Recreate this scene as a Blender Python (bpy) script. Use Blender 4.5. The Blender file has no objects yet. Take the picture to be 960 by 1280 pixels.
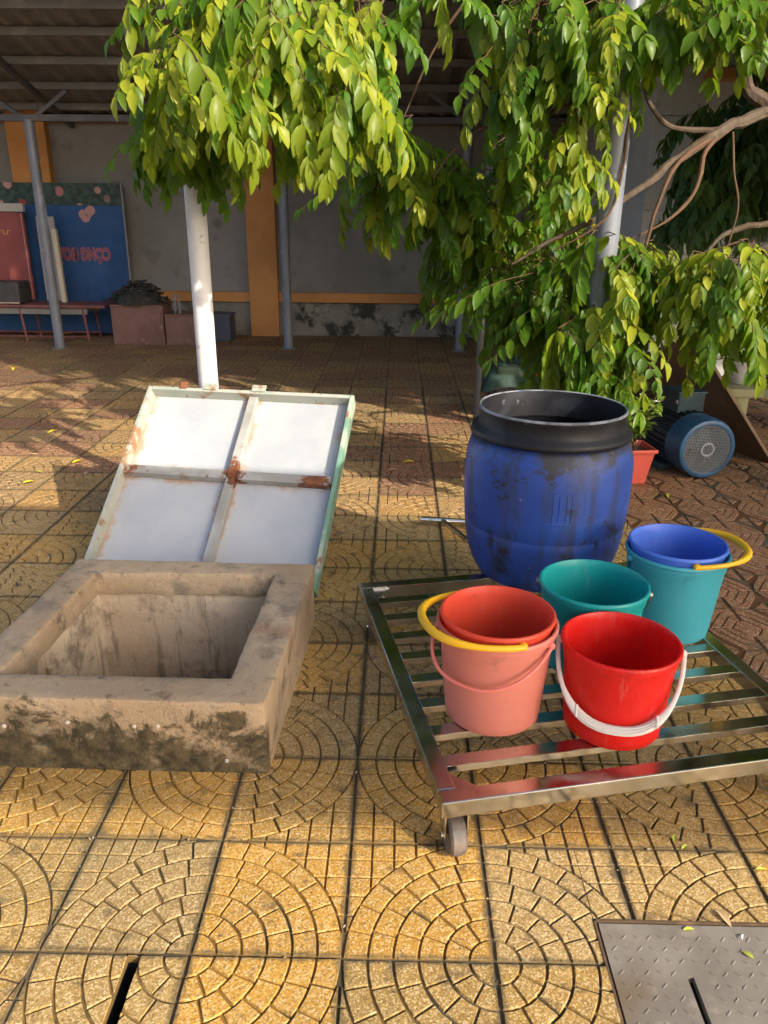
import bpy, bmesh, math, random
from mathutils import Vector, Matrix, noise
random.seed(7)
R = math.radians
S = bpy.context.scene
COL = S.collection
# ------------------------------------------------------------------ camera
FPX = 971.5
PITCH, YAW, ROLL = .365738, .0161512, .0091995
T = .3                                               # paving tile size
CAM = Vector((.30735*T, -3.6991*T, 4.5457*T))
_r = Vector((math.cos(YAW), math.sin(YAW), 0)); _f = Vector((-math.sin(YAW), math.cos(YAW), 0)); _u = Vector((0, 0, 1))
FW = _f*math.cos(PITCH) - _u*math.sin(PITCH); UP0 = _f*math.sin(PITCH) + _u*math.cos(PITCH)
RT = _r*math.cos(ROLL) + UP0*math.sin(ROLL); UP = -_r*math.sin(ROLL) + UP0*math.cos(ROLL)
cd = bpy.data.cameras.new('camera'); cam = bpy.data.objects.new('camera', cd); COL.objects.link(cam)
cd.sensor_fit = 'VERTICAL'; cd.sensor_height = 36; cd.sensor_width = 27; cd.lens = FPX/1280*36
cd.clip_start = .05; cd.clip_end = 500
M3 = Matrix((RT, UP, -FW)).transposed()
cam.matrix_world = Matrix.Translation(CAM) @ M3.to_4x4()
S.camera = cam
# ------------------------------------------------------------------ sky, sun, exposure
SUN = Vector((.650, -.590, .480)).normalized()       # direction towards the sun
w = bpy.data.worlds.new('World'); S.world = w; w.use_nodes = True
nt = w.node_tree; sky = nt.nodes.new('ShaderNodeTexSky'); sky.sky_type = 'NISHITA'; sky.sun_disc = False
sky.dust_density = 4.0; sky.ozone_density = .4; sky.air_density = .8
sky.sun_elevation = math.asin(SUN.z); sky.sun_rotation = math.atan2(SUN.x, SUN.y)
nt.links.new(sky.outputs[0], nt.nodes['Background'].inputs[0]); nt.nodes['Background'].inputs[1].default_value = .15
sl = bpy.data.lights.new('sun', 'SUN'); sl.energy = 3.2; sl.angle = R(.6); sl.color = (1, .90, .74)
so = bpy.data.objects.new('sun', sl); COL.objects.link(so); so.rotation_euler = SUN.to_track_quat('Z', 'Y').to_euler(); so.location = SUN*20
S.view_settings.view_transform = 'Standard'; S.view_settings.look = 'None'; S.view_settings.exposure = 1.1; S.view_settings.gamma = 1
S.render.engine = 'CYCLES'
try: S.cycles.max_bounces = 5; S.cycles.diffuse_bounces = 3; S.cycles.glossy_bounces = 3; S.cycles.transmission_bounces = 3; S.cycles.transparent_max_bounces = 8
except Exception: pass

# ------------------------------------------------------------------ pixel helpers (directions only; distance from what is touched)
def ray(x, y): return RT*((x-480)/FPX) + UP*((640-y)/FPX) + FW
def gz(x, y, z=0.): d = ray(x, y); return CAM + d*((z-CAM.z)/d.z)
def gy(x, y, Y): d = ray(x, y); return CAM + d*((Y-CAM.y)/d.y)
def px(p):
    d = Vector(p)-CAM; z = d.dot(FW)
    if z <= .05: return (-9999, -9999, z)
    return (480+FPX*d.dot(RT)/z, 640-FPX*d.dot(UP)/z, z)

# ------------------------------------------------------------------ mesh helpers
class MB:
    def __init__(s): s.v = []; s.f = []; s.m = []
    def add(s, vs, fs, m=0):
        o = len(s.v); s.v += [tuple(p) for p in vs]; s.f += [tuple(i+o for i in q) for q in fs]; s.m += [m]*len(fs); return s
    def box(s, c, d, rot=None, m=0):
        c = Vector(c); hx, hy, hz = d[0]/2, d[1]/2, d[2]/2
        P = [Vector((x*hx, y*hy, z*hz)) for z in (-1, 1) for y in (-1, 1) for x in (-1, 1)]
        if rot is not None: P = [rot @ p for p in P]
        return s.add([c+p for p in P], [(0,2,3,1),(4,5,7,6),(0,1,5,4),(2,6,7,3),(0,4,6,2),(1,3,7,5)], m)
    def hexa(s, P, m=0):        # 8 points: bottom 4 ccw then top 4 ccw
        return s.add(P, [(3,2,1,0),(4,5,6,7),(0,1,5,4),(1,2,6,5),(2,3,7,6),(3,0,4,7)], m)
    def tube(s, pts, r, n=8, m=0, cap=True, flat=None):
        pts = [Vector(p) for p in pts]; k = len(pts)
        rs = r if isinstance(r, (list, tuple)) else [r]*k
        vs = []; fs = []; ref = None
        for i, p in enumerate(pts):
            t = (pts[min(i+1, k-1)]-pts[max(i-1, 0)]).normalized()
            if ref is None:
                ref = t.orthogonal().normalized() if flat is None else Vector(flat)
            a = (ref - t*ref.dot(t))
            if a.length < 1e-6: a = t.orthogonal()
            a.normalize(); b = t.cross(a); ref = a
            fl = 1 if flat is None else .45
            for j in range(n):
                q = 2*math.pi*j/n; vs.append(p + a*(math.cos(q)*rs[i]*fl) + b*(math.sin(q)*rs[i]))
        for i in range(k-1):
            for j in range(n):
                j2 = (j+1) % n; fs.append((i*n+j, i*n+j2, (i+1)*n+j2, (i+1)*n+j))
        if cap: fs.append(tuple(range(n-1, -1, -1))); fs.append(tuple((k-1)*n+j for j in range(n)))
        return s.add(vs, fs, m)
    def lathe(s, prof, n=32, m=0, c=(0,0,0), mt=None, cap=True):
        cap = cap and prof[0] != prof[-1]
        vs = []; fs = []; k = len(prof)
        for r, z in prof:
            for j in range(n):
                q = 2*math.pi*j/n; vs.append(Vector((r*math.cos(q), r*math.sin(q), z)))
        for i in range(k-1):
            for j in range(n):
                j2 = (j+1) % n; fs.append((i*n+j, i*n+j2, (i+1)*n+j2, (i+1)*n+j))
        if cap and prof[0][0] > 1e-6: fs.append(tuple(range(n-1, -1, -1)))
        if cap and prof[-1][0] > 1e-6: fs.append(tuple((k-1)*n+j for j in range(n)))
        if mt is not None: vs = [mt @ p for p in vs]
        c = Vector(c)
        return s.add([p+c for p in vs], fs, m)
    def mesh(s, name, mats, smooth=False, bevel=0, off=None, seg=2, ang=None):
        me = bpy.data.meshes.new(name)
        V = s.v if off is None else [(a-off[0], b-off[1], c-off[2]) for a, b, c in s.v]
        me.from_pydata(V, [], s.f)
        for mt in (mats if isinstance(mats, (list, tuple)) else [mats]): me.materials.append(mt)
        me.polygons.foreach_set('material_index', s.m)
        if bevel:
            bm = bmesh.new(); bm.from_mesh(me); bmesh.ops.remove_doubles(bm, verts=bm.verts, dist=1e-6)
            ed = [e for e in bm.edges if len(e.link_faces) == 2 and e.calc_face_angle(0) > R(25)]
            bmesh.ops.bevel(bm, geom=ed, offset=bevel, segments=seg, profile=.6, affect='EDGES', clamp_overlap=True)
            bm.to_mesh(me); bm.free()
        if smooth:
            me.polygons.foreach_set('use_smooth', [True]*len(me.polygons))
            try: me.set_sharp_from_angle(angle=R(ang or 40))
            except Exception: pass
        me.update(); return me
    def build(s, name, mats, parent=None, smooth=False, bevel=0, world=False, seg=2, ang=None):
        off = None
        if world and parent is not None:
            p = parent
            off = Vector((0, 0, 0))
            while p is not None: off = off + p.location; p = p.parent
        o = bpy.data.objects.new(name, s.mesh(name, mats, smooth, bevel, off, seg, ang)); COL.objects.link(o)
        if parent is not None: o.parent = parent
        return o
def link(name, me, parent=None, loc=(0,0,0), rot=(0,0,0)):
    o = bpy.data.objects.new(name, me); COL.objects.link(o); o.parent = parent; o.location = loc; o.rotation_euler = rot; return o
def tag(o, label=None, cat=None, group=None, kind=None):
    if label: o['label'] = label
    if cat: o['category'] = cat
    if group: o['group'] = group
    if kind: o['kind'] = kind
    return o
def thing(name, label, cat, loc=(0,0,0), rz=0, group=None, rot=None):
    o = bpy.data.objects.new(name, None); COL.objects.link(o); o.location = loc; o.rotation_euler = rot or (0, 0, rz); o.empty_display_size = .05
    return tag(o, label, cat, group)

# ------------------------------------------------------------------ material helpers
class NT:
    def __init__(s, name):
        s.mat = bpy.data.materials.new(name); s.mat.use_nodes = True; s.t = s.mat.node_tree; s.n = s.t.nodes; s.p = s.n['Principled BSDF']; s.out = s.n['Material Output']
    def new(s, ty, **k):
        n = s.n.new('ShaderNode'+ty)
        for a, b in k.items(): setattr(n, a, b)
        return n
    def L(s, a, b): s.t.links.new(a, b)
    def coord(s, kind='Object'):
        if kind == 'World': return s.new('NewGeometry').outputs['Position']
        return s.new('TexCoord').outputs[kind]
    def noise(s, scale, detail=4, co=None, rough=.55, dist=0):
        n = s.new('TexNoise'); n.inputs['Scale'].default_value = scale; n.inputs['Detail'].default_value = detail; n.inputs['Roughness'].default_value = rough; n.inputs['Distortion'].default_value = dist
        if co is not None: s.L(co, n.inputs['Vector'])
        return n.outputs['Fac']
    def voro(s, scale, co=None, out='Distance', feature='F1'):
        n = s.new('TexVoronoi', feature=feature); n.inputs['Scale'].default_value = scale
        if co is not None: s.L(co, n.inputs['Vector'])
        return n.outputs[out]
    def ramp(s, fac, lo, hi, a=0., b=1.):
        n = s.new('MapRange', interpolation_type='SMOOTHSTEP'); s.L(fac, n.inputs[0])
        for i, x in enumerate((lo, hi, a, b)): n.inputs[i+1].default_value = x
        return n.outputs[0]
    def math(s, op, a, b=None, c=None):
        n = s.new('Math', operation=op)
        for i, x in enumerate((a, b, c)):
            if x is None: continue
            if isinstance(x, (int, float)): n.inputs[i].default_value = x
            else: s.L(x, n.inputs[i])
        return n.outputs[0]
    def mix(s, fac, a, b, mode='MIX'):
        n = s.new('Mix', data_type='RGBA', blend_type=mode)
        for i, x in ((0, fac), (6, a), (7, b)):
            if isinstance(x, (int, float)): n.inputs[i].default_value = x
            elif isinstance(x, tuple): n.inputs[i].default_value = (*x[:3], 1)
            else: s.L(x, n.inputs[i])
        return n.outputs[2]
    def xyz(s, co):
        n = s.new('SeparateXYZ'); s.L(co, n.inputs[0]); return n.outputs
    def bump(s, h, strength=.3, dist=.005):
        n = s.new('Bump'); n.inputs['Strength'].default_value = strength; n.inputs['Distance'].default_value = dist; s.L(h, n.inputs['Height']); s.L(n.outputs[0], s.p.inputs['Normal']); return n
    def set(s, col=None, rough=None, metal=None, spec=None):
        for k, x in (('Base Color', col), ('Roughness', rough), ('Metallic', metal), ('Specular IOR Level', spec)):
            if x is None: continue
            if isinstance(x, tuple): s.p.inputs[k].default_value = (*x[:3], 1)
            elif isinstance(x, (int, float)): s.p.inputs[k].default_value = x
            else: s.L(x, s.p.inputs[k])
        return s.mat
def basic(name, col, rough=.5, metal=0, layers=(), bump=None, co='Object', rvar=.12, spec=None):
    """base colour, layers of (noise scale, colour, lo, hi), bump (scale, strength, distance)"""
    m = NT(name); c = m.coord(co); cc = col
    for sc, c2, lo, hi in layers: cc = m.mix(m.ramp(m.noise(sc, 5, c), lo, hi), cc, c2)
    rr = m.ramp(m.noise(9, 4, c), .3, .7, max(rough-rvar, .02), min(rough+rvar, 1)) if rvar else rough
    m.set(cc, rr, metal, spec)
    if bump: m.bump(m.noise(bump[0], 5, c), bump[1], bump[2])
    return m.mat

def tile_material(name, attr):
    m = NT(name); c = m.coord('World')
    if attr: base = m.new('Attribute', attribute_name='tcol').outputs['Color']
    else: base = m.new('ObjectInfo').outputs['Color']
    big = m.noise(5, 4, c); dirt = m.noise(14, 6, c, .65)
    sp = m.voro(310, c, 'Color'); chips = m.xyz(sp)[0]
    cc = m.mix(m.ramp(big, .3, .7, 0, .45), base, m.mix(.45, base, (.20, .14, .05)))
    cc = m.mix(m.ramp(chips, .62, .92, 0, .6), cc, (.66, .52, .31))
    cc = m.mix(m.ramp(chips, .32, .06, 0, .55), cc, (.15, .09, .035))
    cc = m.mix(m.ramp(dirt, .53, .70, 0, .75), cc, (.11, .08, .045))
    if not attr:                       # grime gathered along the joints, ragged
        oc = m.coord('Object'); X = m.xyz(oc); ex = m.math('MINIMUM', X[0], m.math('SUBTRACT', T, X[0])); ey = m.math('MINIMUM', X[1], m.math('SUBTRACT', T, X[1]))
        ed = m.math('SUBTRACT', m.math('MINIMUM', ex, ey), m.math('MULTIPLY', m.noise(30, 5, c, .7), .028))
        cc = m.mix(m.ramp(ed, .002, -.010, 0, .75), cc, (.085, .065, .035))
    spots = m.noise(55, 4, c, .7); cc = m.mix(m.ramp(spots, .62, .70, 0, .7), cc, (.07, .055, .035))
    pat = m.noise(1.4, 3, c)
    cc = m.mix(m.ramp(pat, .5, .72, 0, .35), cc, (.16, .14, .07))
    m.set(cc, m.ramp(m.noise(25, 4, c), .3, .7, .52, .80), 0, .35)
    h = m.math('ADD', m.math('MULTIPLY', m.noise(160, 3, c), .7), m.math('MULTIPLY', m.noise(22, 5, c), .8))
    m.bump(h, .7, .003); return m.mat
def groove_material(name, attr):
    m = NT(name); c = m.coord('World')
    base = m.new('Attribute', attribute_name='tcol').outputs['Color'] if attr else m.new('ObjectInfo').outputs['Color']
    cc = m.mix(.68, base, (.085, .05, .018)); cc = m.mix(m.ramp(m.noise(7, 4, c), .45, .65), cc, (.05, .042, .022))
    m.set(cc, .9, 0, .2); return m.mat
TILE_O, GRV_O = tile_material('tile_terrazzo', False), groove_material('tile_groove', False)
TILE_A, GRV_A = tile_material('tile_terrazzo_far', True), groove_material('tile_groove_far', True)
GROUT = basic('grout', (.085, .066, .042), .95, 0, [(20, (.13, .10, .06), .4, .7), (3, (.045, .045, .025), .45, .65)], (60, .5, .004), 'World')
DARK = basic('dark_void', (.012, .011, .01), .9)

def concrete_pit():
    m = NT('pit_concrete'); c = m.coord('Object'); z = m.xyz(c)[2]; y = m.xyz(c)[1]
    cc = m.mix(m.ramp(m.noise(3.2, 6, c), .35, .68), (.37, .27, .17), (.49, .375, .25))
    cc = m.mix(m.ramp(m.noise(6.5, 7, c, .72), .48, .66, 0, .75), cc, (.20, .165, .125))
    cc = m.mix(m.ramp(m.noise(14, 8, c, .75), .55, .66, 0, .75), cc, (.115, .09, .062))
    cc = m.mix(m.ramp(m.noise(95, 3, c, .7), .62, .70, 0, .6), cc, (.10, .08, .055))
    cc = m.mix(m.ramp(m.noise(10, 6, c, .7), .36, .28, 0, .5), cc, (.55, .47, .36))
    cc = m.mix(m.ramp(m.noise(2.2, 4, c), .60, .72, 0, .55), cc, (.27, .12, .06))
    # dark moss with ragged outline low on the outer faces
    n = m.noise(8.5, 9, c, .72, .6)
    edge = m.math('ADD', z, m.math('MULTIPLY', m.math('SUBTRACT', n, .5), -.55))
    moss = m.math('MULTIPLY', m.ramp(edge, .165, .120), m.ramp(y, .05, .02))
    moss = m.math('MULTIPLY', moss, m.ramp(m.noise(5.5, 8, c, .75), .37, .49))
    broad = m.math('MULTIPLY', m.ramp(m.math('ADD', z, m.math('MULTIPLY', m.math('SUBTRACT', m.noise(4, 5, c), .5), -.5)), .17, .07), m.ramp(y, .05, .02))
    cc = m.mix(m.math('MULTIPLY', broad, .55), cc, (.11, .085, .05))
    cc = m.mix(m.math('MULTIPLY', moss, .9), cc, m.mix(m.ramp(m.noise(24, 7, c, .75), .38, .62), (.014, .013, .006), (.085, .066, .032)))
    m.set(cc, .88, 0, .3)
    h = m.math('ADD', m.noise(18, 8, c, .7), m.math('MULTIPLY', m.noise(120, 3, c), .3)); m.bump(h, .8, .011); return m.mat
PIT = concrete_pit()
def pit_wall_mat():
    m = NT('pit_plaster'); c = m.coord('Object')
    cc = m.mix(m.ramp(m.noise(3.4, 6, c), .35, .66), (.48, .37, .26), (.60, .49, .36))
    cc = m.mix(m.ramp(m.noise(5, 7, c, .7), .6, .66, 0, .8), cc, (.42, .40, .37))
    cc = m.mix(m.ramp(m.noise(6, 8, c, .74), .50, .66, 0, .75), cc, (.15, .12, .085))
    mp = m.new('Mapping'); mp.inputs['Scale'].default_value = (11, 11, 1.2); m.L(c, mp.inputs[0])
    cc = m.mix(m.ramp(m.noise(1.8, 6, mp.outputs[0], .7), .52, .66, 0, .6), cc, (.12, .095, .065))
    cc = m.mix(m.ramp(m.noise(80, 3, c, .7), .62, .70, 0, .5), cc, (.12, .10, .07))
    m.set(cc, .85, 0, .3); m.bump(m.noise(16, 8, c, .7), .6, .01); return m.mat
PITW = pit_wall_mat()

def lid_sheet_mat():        # galvanised sheet, rust bleeding from the bars
    m = NT('lid_sheet'); c = m.coord('Object'); X = m.xyz(c)
    n = m.noise(9, 6, c, .65)
    dx = m.math('ABSOLUTE', m.math('SUBTRACT', X[0], -.455)); dy = m.math('ABSOLUTE', m.math('SUBTRACT', X[1], .50))
    d = m.math('MINIMUM', dx, dy); d = m.math('MINIMUM', d, m.math('ABSOLUTE', X[0])); d = m.math('MINIMUM', d, m.math('ABSOLUTE', m.math('ADD', X[0], .948)))
    e = m.math('ADD', d, m.math('MULTIPLY', m.math('SUBTRACT', n, .5), -.24))
    cc = m.mix(m.ramp(m.noise(2.5, 5, c), .35, .65), (.39, .415, .455), (.48, .495, .515))
    cc = m.mix(m.ramp(m.noise(30, 4, c), .58, .75, 0, .3), cc, (.5, .47, .42))
    cc = m.mix(m.ramp(e, .045, .0, 0, .75), cc, (.42, .25, .13))
    m.set(cc, .55, .15); m.bump(m.noise(6, 3, c), .25, .02); return m.mat
LSHEET = lid_sheet_mat()
def lid_bar_mat():
    m = NT('lid_bar_galvanised'); c = m.coord('Object'); X = m.xyz(c); n = m.noise(13, 7, c, .68)
    cx_ = m.math('ABSOLUTE', m.math('SUBTRACT', X[0], -.455)); cy_ = m.math('ABSOLUTE', m.math('SUBTRACT', X[1], .50))
    d = m.math('MAXIMUM', cx_, cy_)
    for p_ in (.10, .885): d = m.math('MINIMUM', d, m.math('ADD', m.math('ABSOLUTE', m.math('ADD', X[0], p_)), m.math('MULTIPLY', cy_, .5)))
    e = m.math('ADD', d, m.math('MULTIPLY', m.math('SUBTRACT', n, .5), -.42))
    cc = m.mix(m.ramp(m.noise(5, 5, c), .4, .62), (.42, .42, .40), (.31, .30, .275))
    cc = m.mix(m.ramp(n, .57, .70, 0, .7), cc, (.27, .17, .10))
    cc = m.mix(m.ramp(e, .06, .02), cc, m.mix(m.ramp(m.noise(40, 4, c), .4, .6), (.25, .085, .03), (.13, .05, .025)))
    m.set(cc, .6, .2); m.bump(m.noise(50, 5, c), .4, .003); return m.mat
LBAR = lid_bar_mat()
LRAIL = basic('lid_rail_pale_green', (.40, .41, .36), .6, .1, [(5, (.33, .37, .31), .45, .6), (9, (.30, .15, .07), .56, .66), (30, (.20, .10, .05), .64, .7)], (30, .3, .003))
LGREEN = basic('lid_rail_green', (.16, .30, .22), .6, 0, [(7, (.36, .42, .34), .5, .62), (12, (.28, .14, .07), .63, .70)], (30, .3, .003))
RUST = basic('rust', (.23, .085, .035), .85, 0, [(14, (.12, .05, .03), .45, .6), (9, (.42, .28, .18), .58, .7)], (60, .5, .003))
STEEL = basic('stainless_steel', (.60, .58, .55), .20, 1, [(4, (.47, .46, .42), .45, .65), (14, (.36, .32, .26), .60, .76)], (90, .04, .001), rvar=.09)
CHROME = basic('bright_tube', (.72, .70, .68), .16, 1, [(12, (.5, .47, .42), .55, .7)])
RUBBER = basic('caster_rubber', (.10, .085, .075), .55, 0, [(20, (.16, .13, .11), .4, .6)])
PVCW = basic('post_white', (.66, .65, .66), .5, 0, [(6, (.50, .50, .51), .5, .7), (20, (.35, .33, .31), .64, .75)], (20, .15, .003))
PVCG = basic('post_grey', (.16, .175, .21), .45, .1, [(5, (.135, .145, .165), .45, .65), (16, (.36, .36, .36), .62, .75)], (20, .15, .003))
DPOST = basic('post_dark', (.075, .075, .08), .6, .1, [(9, (.12, .09, .07), .5, .7)])
WALL = basic('wall_render', (.22, .205, .18), .85, 0, [(1.2, (.17, .16, .14), .4, .65), (5, (.14, .13, .115), .55, .75)], (30, .25, .004), 'World')
def plinth_mat():
    m = NT('wall_plinth'); c = m.coord('World')
    cc = m.mix(m.ramp(m.noise(2.5, 5, c), .35, .65), (.24, .22, .18), (.16, .145, .12))
    cc = m.mix(m.ramp(m.noise(3.2, 7, c, .65), .50, .60, 0, .95), cc, (.035, .034, .028))
    m.set(cc, .9, 0, .2); m.bump(m.noise(20, 6, c), .4, .01); return m.mat
PLINTH = plinth_mat()
ORANGE = basic('orange_paint', (.48, .21, .055), .7, 0, [(2, (.38, .165, .042), .4, .65), (14, (.33, .15, .05), .62, .76)], (40, .15, .003), 'World')
ROOF = basic('roof_sheet', (.25, .24, .23), .5, .3, [(1.5, (.20, .19, .18), .4, .65), (7, (.18, .15, .12), .6, .75)], None, 'World')
PURLIN = basic('purlin_steel', (.17, .16, .15), .55, .2, [(6, (.25, .22, .2), .5, .7)], None, 'World')
BEAMD = basic('beam_dark', (.085, .085, .095), .55, .2, [(6, (.13, .11, .10), .5, .7)])
WHITEW = basic('white_wall', (.58, .58, .565), .8, 0, [(1.5, (.48, .48, .47), .45, .7), (9, (.40, .38, .35), .62, .78)], (30, .2, .004), 'World')
BARK = basic('bark', (.080, .057, .040), .85, 0, [(9, (.11, .085, .065), .42, .62), (22, (.14, .105, .075), .6, .72)], (28, .9, .012), spec=.15)
TWIG = basic('twig_bark', (.115, .066, .040), .75, 0, [(14, (.08, .055, .04), .45, .65)], (40, .5, .004), spec=.15)

def leaf_mat(name, a, b, young_lit, trans=.42, rough=.34):
    m = NT(name); c = m.coord('World')
    n = m.noise(2.3, 3, c); n2 = m.noise(17, 2, c)
    at = m.new('Attribute', attribute_name='leaf_tone').outputs['Fac']
    cc = m.mix(m.ramp(n, .35, .65), a, b); cc = m.mix(m.ramp(n2, .35, .7, 0, .5), cc, tuple(x*.6 for x in a))
    cc = m.mix(at, cc, young_lit)
    m.set(cc, m.ramp(n2, .3, .7, rough, rough+.2), 0, .33)
    m.bump(m.noise(55, 2, c), .12, .004)
    tr = m.new('BsdfTranslucent'); mc = m.mix(.45, cc, (.32, .46, .015)); m.L(mc, tr.inputs[0])
    ms = m.new('MixShader'); ms.inputs[0].default_value = trans; m.L(m.p.outputs[0], ms.inputs[1]); m.L(tr.outputs[0], ms.inputs[2]); m.L(ms.outputs[0], m.out.inputs[0]); return m.mat
LEAF = leaf_mat('leaf_green', (.050, .135, .008), (.085, .195, .012), (.42, .44, .03), .50)  # yellow end tone also puts sunlight into the leaf colour
LEAFD = leaf_mat('leaf_dark_green', (.035, .085, .018), (.06, .12, .022), (.10, .16, .03), .28)
LEAFP = leaf_mat('leaf_potted', (.10, .20, .03), (.14, .26, .035), (.25, .34, .06), .38)

# ================================================================== THE SETTING
# ---- pit corners (used to cut the paving)
PO = [(-1.065, .540), (-.228, .529), (-.190, 1.364), (-1.027, 1.380)]       # outer, ccw from front left
PI_ = [(-.955, .645), (-.338, .644), (-.316, 1.274), (-.926, 1.266)]        # opening
PITRECT = (-1.01, .57, -.25, 1.33)                                           # cut from the tiles
PLATE = (.515, -.75, 1.32, .104)
SLOT = (-.4225, -.30, -.396, -.004)
g = MB(); BIG = 60
HOLES = [PITRECT, (PLATE[0], PLATE[1], PLATE[2], PLATE[3]), SLOT]
xs = sorted({-BIG, BIG} | {h[k] for h in HOLES for k in (0, 2)}); ys = sorted({-BIG, BIG} | {h[k] for h in HOLES for k in (1, 3)})
for i in range(len(xs)-1):
    for j in range(len(ys)-1):
        cx_, cy_ = (xs[i]+xs[i+1])/2, (ys[j]+ys[j+1])/2
        if any(h[0] < cx_ < h[2] and h[1] < cy_ < h[3] for h in HOLES): continue
        z = -.0052
        g.add([(xs[i], ys[j], z), (xs[i+1], ys[j], z), (xs[i+1], ys[j+1], z), (xs[i], ys[j+1], z)], [(0,1,2,3)])
paving = tag(g.build('paving', GROUT), 'ochre and red terrazzo courtyard paving with fan patterned tiles', kind='structure')

# ---- one fan tile as convex cells in the unit square, circle centre at (0,0)
def clip(poly, a, b, c):            # keep a*x+b*y<=c
    out = []
    for i in range(len(poly)):
        p, q = poly[i], poly[(i+1) % len(poly)]; dp = a*p[0]+b*p[1]-c; dq = a*q[0]+b*q[1]-c
        if dp <= 0: out.append(p)
        if dp*dq < 0: t = dp/(dp-dq); out.append((p[0]+(q[0]-p[0])*t, p[1]+(q[1]-p[1])*t))
    return out
def fan_cells():
    cells = []; st = 1/6; G = .0076; cap = .5*math.pi
    cells.append([(.012, .012)] + [((st-G)*math.cos(a), (st-G)*math.sin(a)) for a in [R(6+13*k) for k in range(7)]])
    for k in range(1, 6):
        r0, r1 = k*st+G, (k+1)*st-G; n = k+2 if k < 5 else 7
        offs = 0
        for b in range(n):
            a0, a1 = cap*b/n, cap*(b+1)/n
            i0, i1 = a0+G/r0, a1-G/r0; o0, o1 = a0+G/r1, a1-G/r1; ns = 4
            inner = [(r0*math.cos(i0+(i1-i0)*t/ns), r0*math.sin(i0+(i1-i0)*t/ns)) for t in range(ns+1)]
            outer = [(r1*math.cos(o0+(o1-o0)*t/ns), r1*math.sin(o0+(o1-o0)*t/ns)) for t in range(ns+1)]
            cells.append([(max(x, .012), max(y, .012)) for x, y in outer + inner[::-1]])
    for i in range(6):
        for j in range(6):
            x0, x1, y0, y1 = i*st+G, (i+1)*st-G, j*st+G, (j+1)*st-G
            x1 = min(x1, .988); y1 = min(y1, .988)
            if math.hypot(x1, y1) < 1.03: continue
            p = [(x0, y0), (x1, y0), (x1, y1), (x0, y1)]
            if math.hypot(x0, y0) < 1+G:            # clip by the chord of the arc
                am = math.atan2((y0+y1)/2, (x0+x1)/2); p = clip(p, -math.cos(am), -math.sin(am), -(1+G*.7))
            if len(p) > 2: cells.append(p)
    return cells
def rose_cells():                   # nested pointed ovals, the red tiles
    cells = []; rings = [(0, .15), (.17, .27), (.29, .39), (.41, .50)]
    def pt(r, a):
        k = 1/max(abs(math.cos(a))*.92+abs(math.sin(a))*.55, .75)
        return (.5+r*k*math.cos(a)*1.02, .5+r*k*math.sin(a)*.9)
    cells.append([pt(.15, 2*math.pi*t/16) for t in range(16)])
    for r0, r1 in rings[1:]:
        for b in range(4):
            a0, a1 = math.pi/2*b+.06*.3/r1, math.pi/2*(b+1)-.06*.3/r1
            q = [pt(r1, a0+(a1-a0)*t/4) for t in range(5)] + [pt(r0, a0+(a1-a0)*t/4) for t in range(4, -1, -1)]
            q = [(min(max(x, .012), .988), min(max(y, .012), .988)) for x, y in q]; cells.append(q)
    for sx, sy in ((0,0),(1,0),(1,1),(0,1)):
        c = (.02 if sx == 0 else .98, .02 if sy == 0 else .98); d = .17
        p = [c, (c[0]+(d if sx == 0 else -d), c[1]), (c[0], c[1]+(d if sy == 0 else -d))]
        if (sx+sy) % 2: p = p[::-1]
        cells.append(p)
    return cells
FAN, ROSE = fan_cells(), rose_cells()
def area(p): return sum(p[i][0]*p[(i+1) % len(p)][1]-p[(i+1) % len(p)][0]*p[i][1] for i in range(len(p)))/2
def tile_mb(mb, cells, k, ox=0, oy=0, oz=0, cuts=(), chamfer=True, faces_attr=None):
    """cells rotated k*90deg about the tile centre, scaled to T, put at ox,oy; cuts are rects taken out"""
    gap = .0026; D = .0044; C = .0019
    def rot(x, y):
        for _ in range(k): x, y = 1-y, x
        return x, y
    pieces = []
    whole = [(gap/T, gap/T), (1-gap/T, gap/T), (1-gap/T, 1-gap/T), (gap/T, 1-gap/T)]
    for m, poly in [(1, whole)] + [(0, c) for c in cells]:
        P = [(rot(*p)[0]*T+ox, rot(*p)[1]*T+oy) for p in poly]
        if area(P) < 0: P = P[::-1]
        L = [P]
        for (x0, y0, x1, y1) in cuts:
            N = []
            for q in L:
                a = clip(q, 1, 0, x0); N.append(a); r = clip(q, -1, 0, -x0)
                a = clip(r, -1, 0, -x1); N.append(a); r = clip(r, 1, 0, x1)
                a = clip(r, 0, 1, y0); N.append(a); a = clip(r, 0, -1, -y1); N.append(a)
            L = [q for q in N if len(q) > 2 and abs(area(q)) > 2e-6]
        pieces += [(m, q) for q in L]
    for m, q in pieces:
        n = len(q)
        if m == 1:
            mb.add([(x, y, oz-D) for x, y in q]+[(x, y, oz-.02) for x, y in q], [tuple(range(n))]+[(i, i+n, (i+1) % n+n, (i+1) % n) for i in range(n)], 1)
        elif not chamfer:
            mb.add([(x, y, oz) for x, y in q], [tuple(range(n))], 0)
        else:
            cx = sum(p[0] for p in q)/n; cy = sum(p[1] for p in q)/n
            top = []
            for x, y in q:
                d = math.hypot(x-cx, y-cy) or 1; f = max(1-C/d, .3); top.append((cx+(x-cx)*f, cy+(y-cy)*f, oz))
            mb.add(top+[(x, y, oz-D-.0002) for x, y in q], [tuple(range(n))]+[(i, i+n, (i+1) % n+n, (i+1) % n) for i in range(n)], 0)
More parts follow.
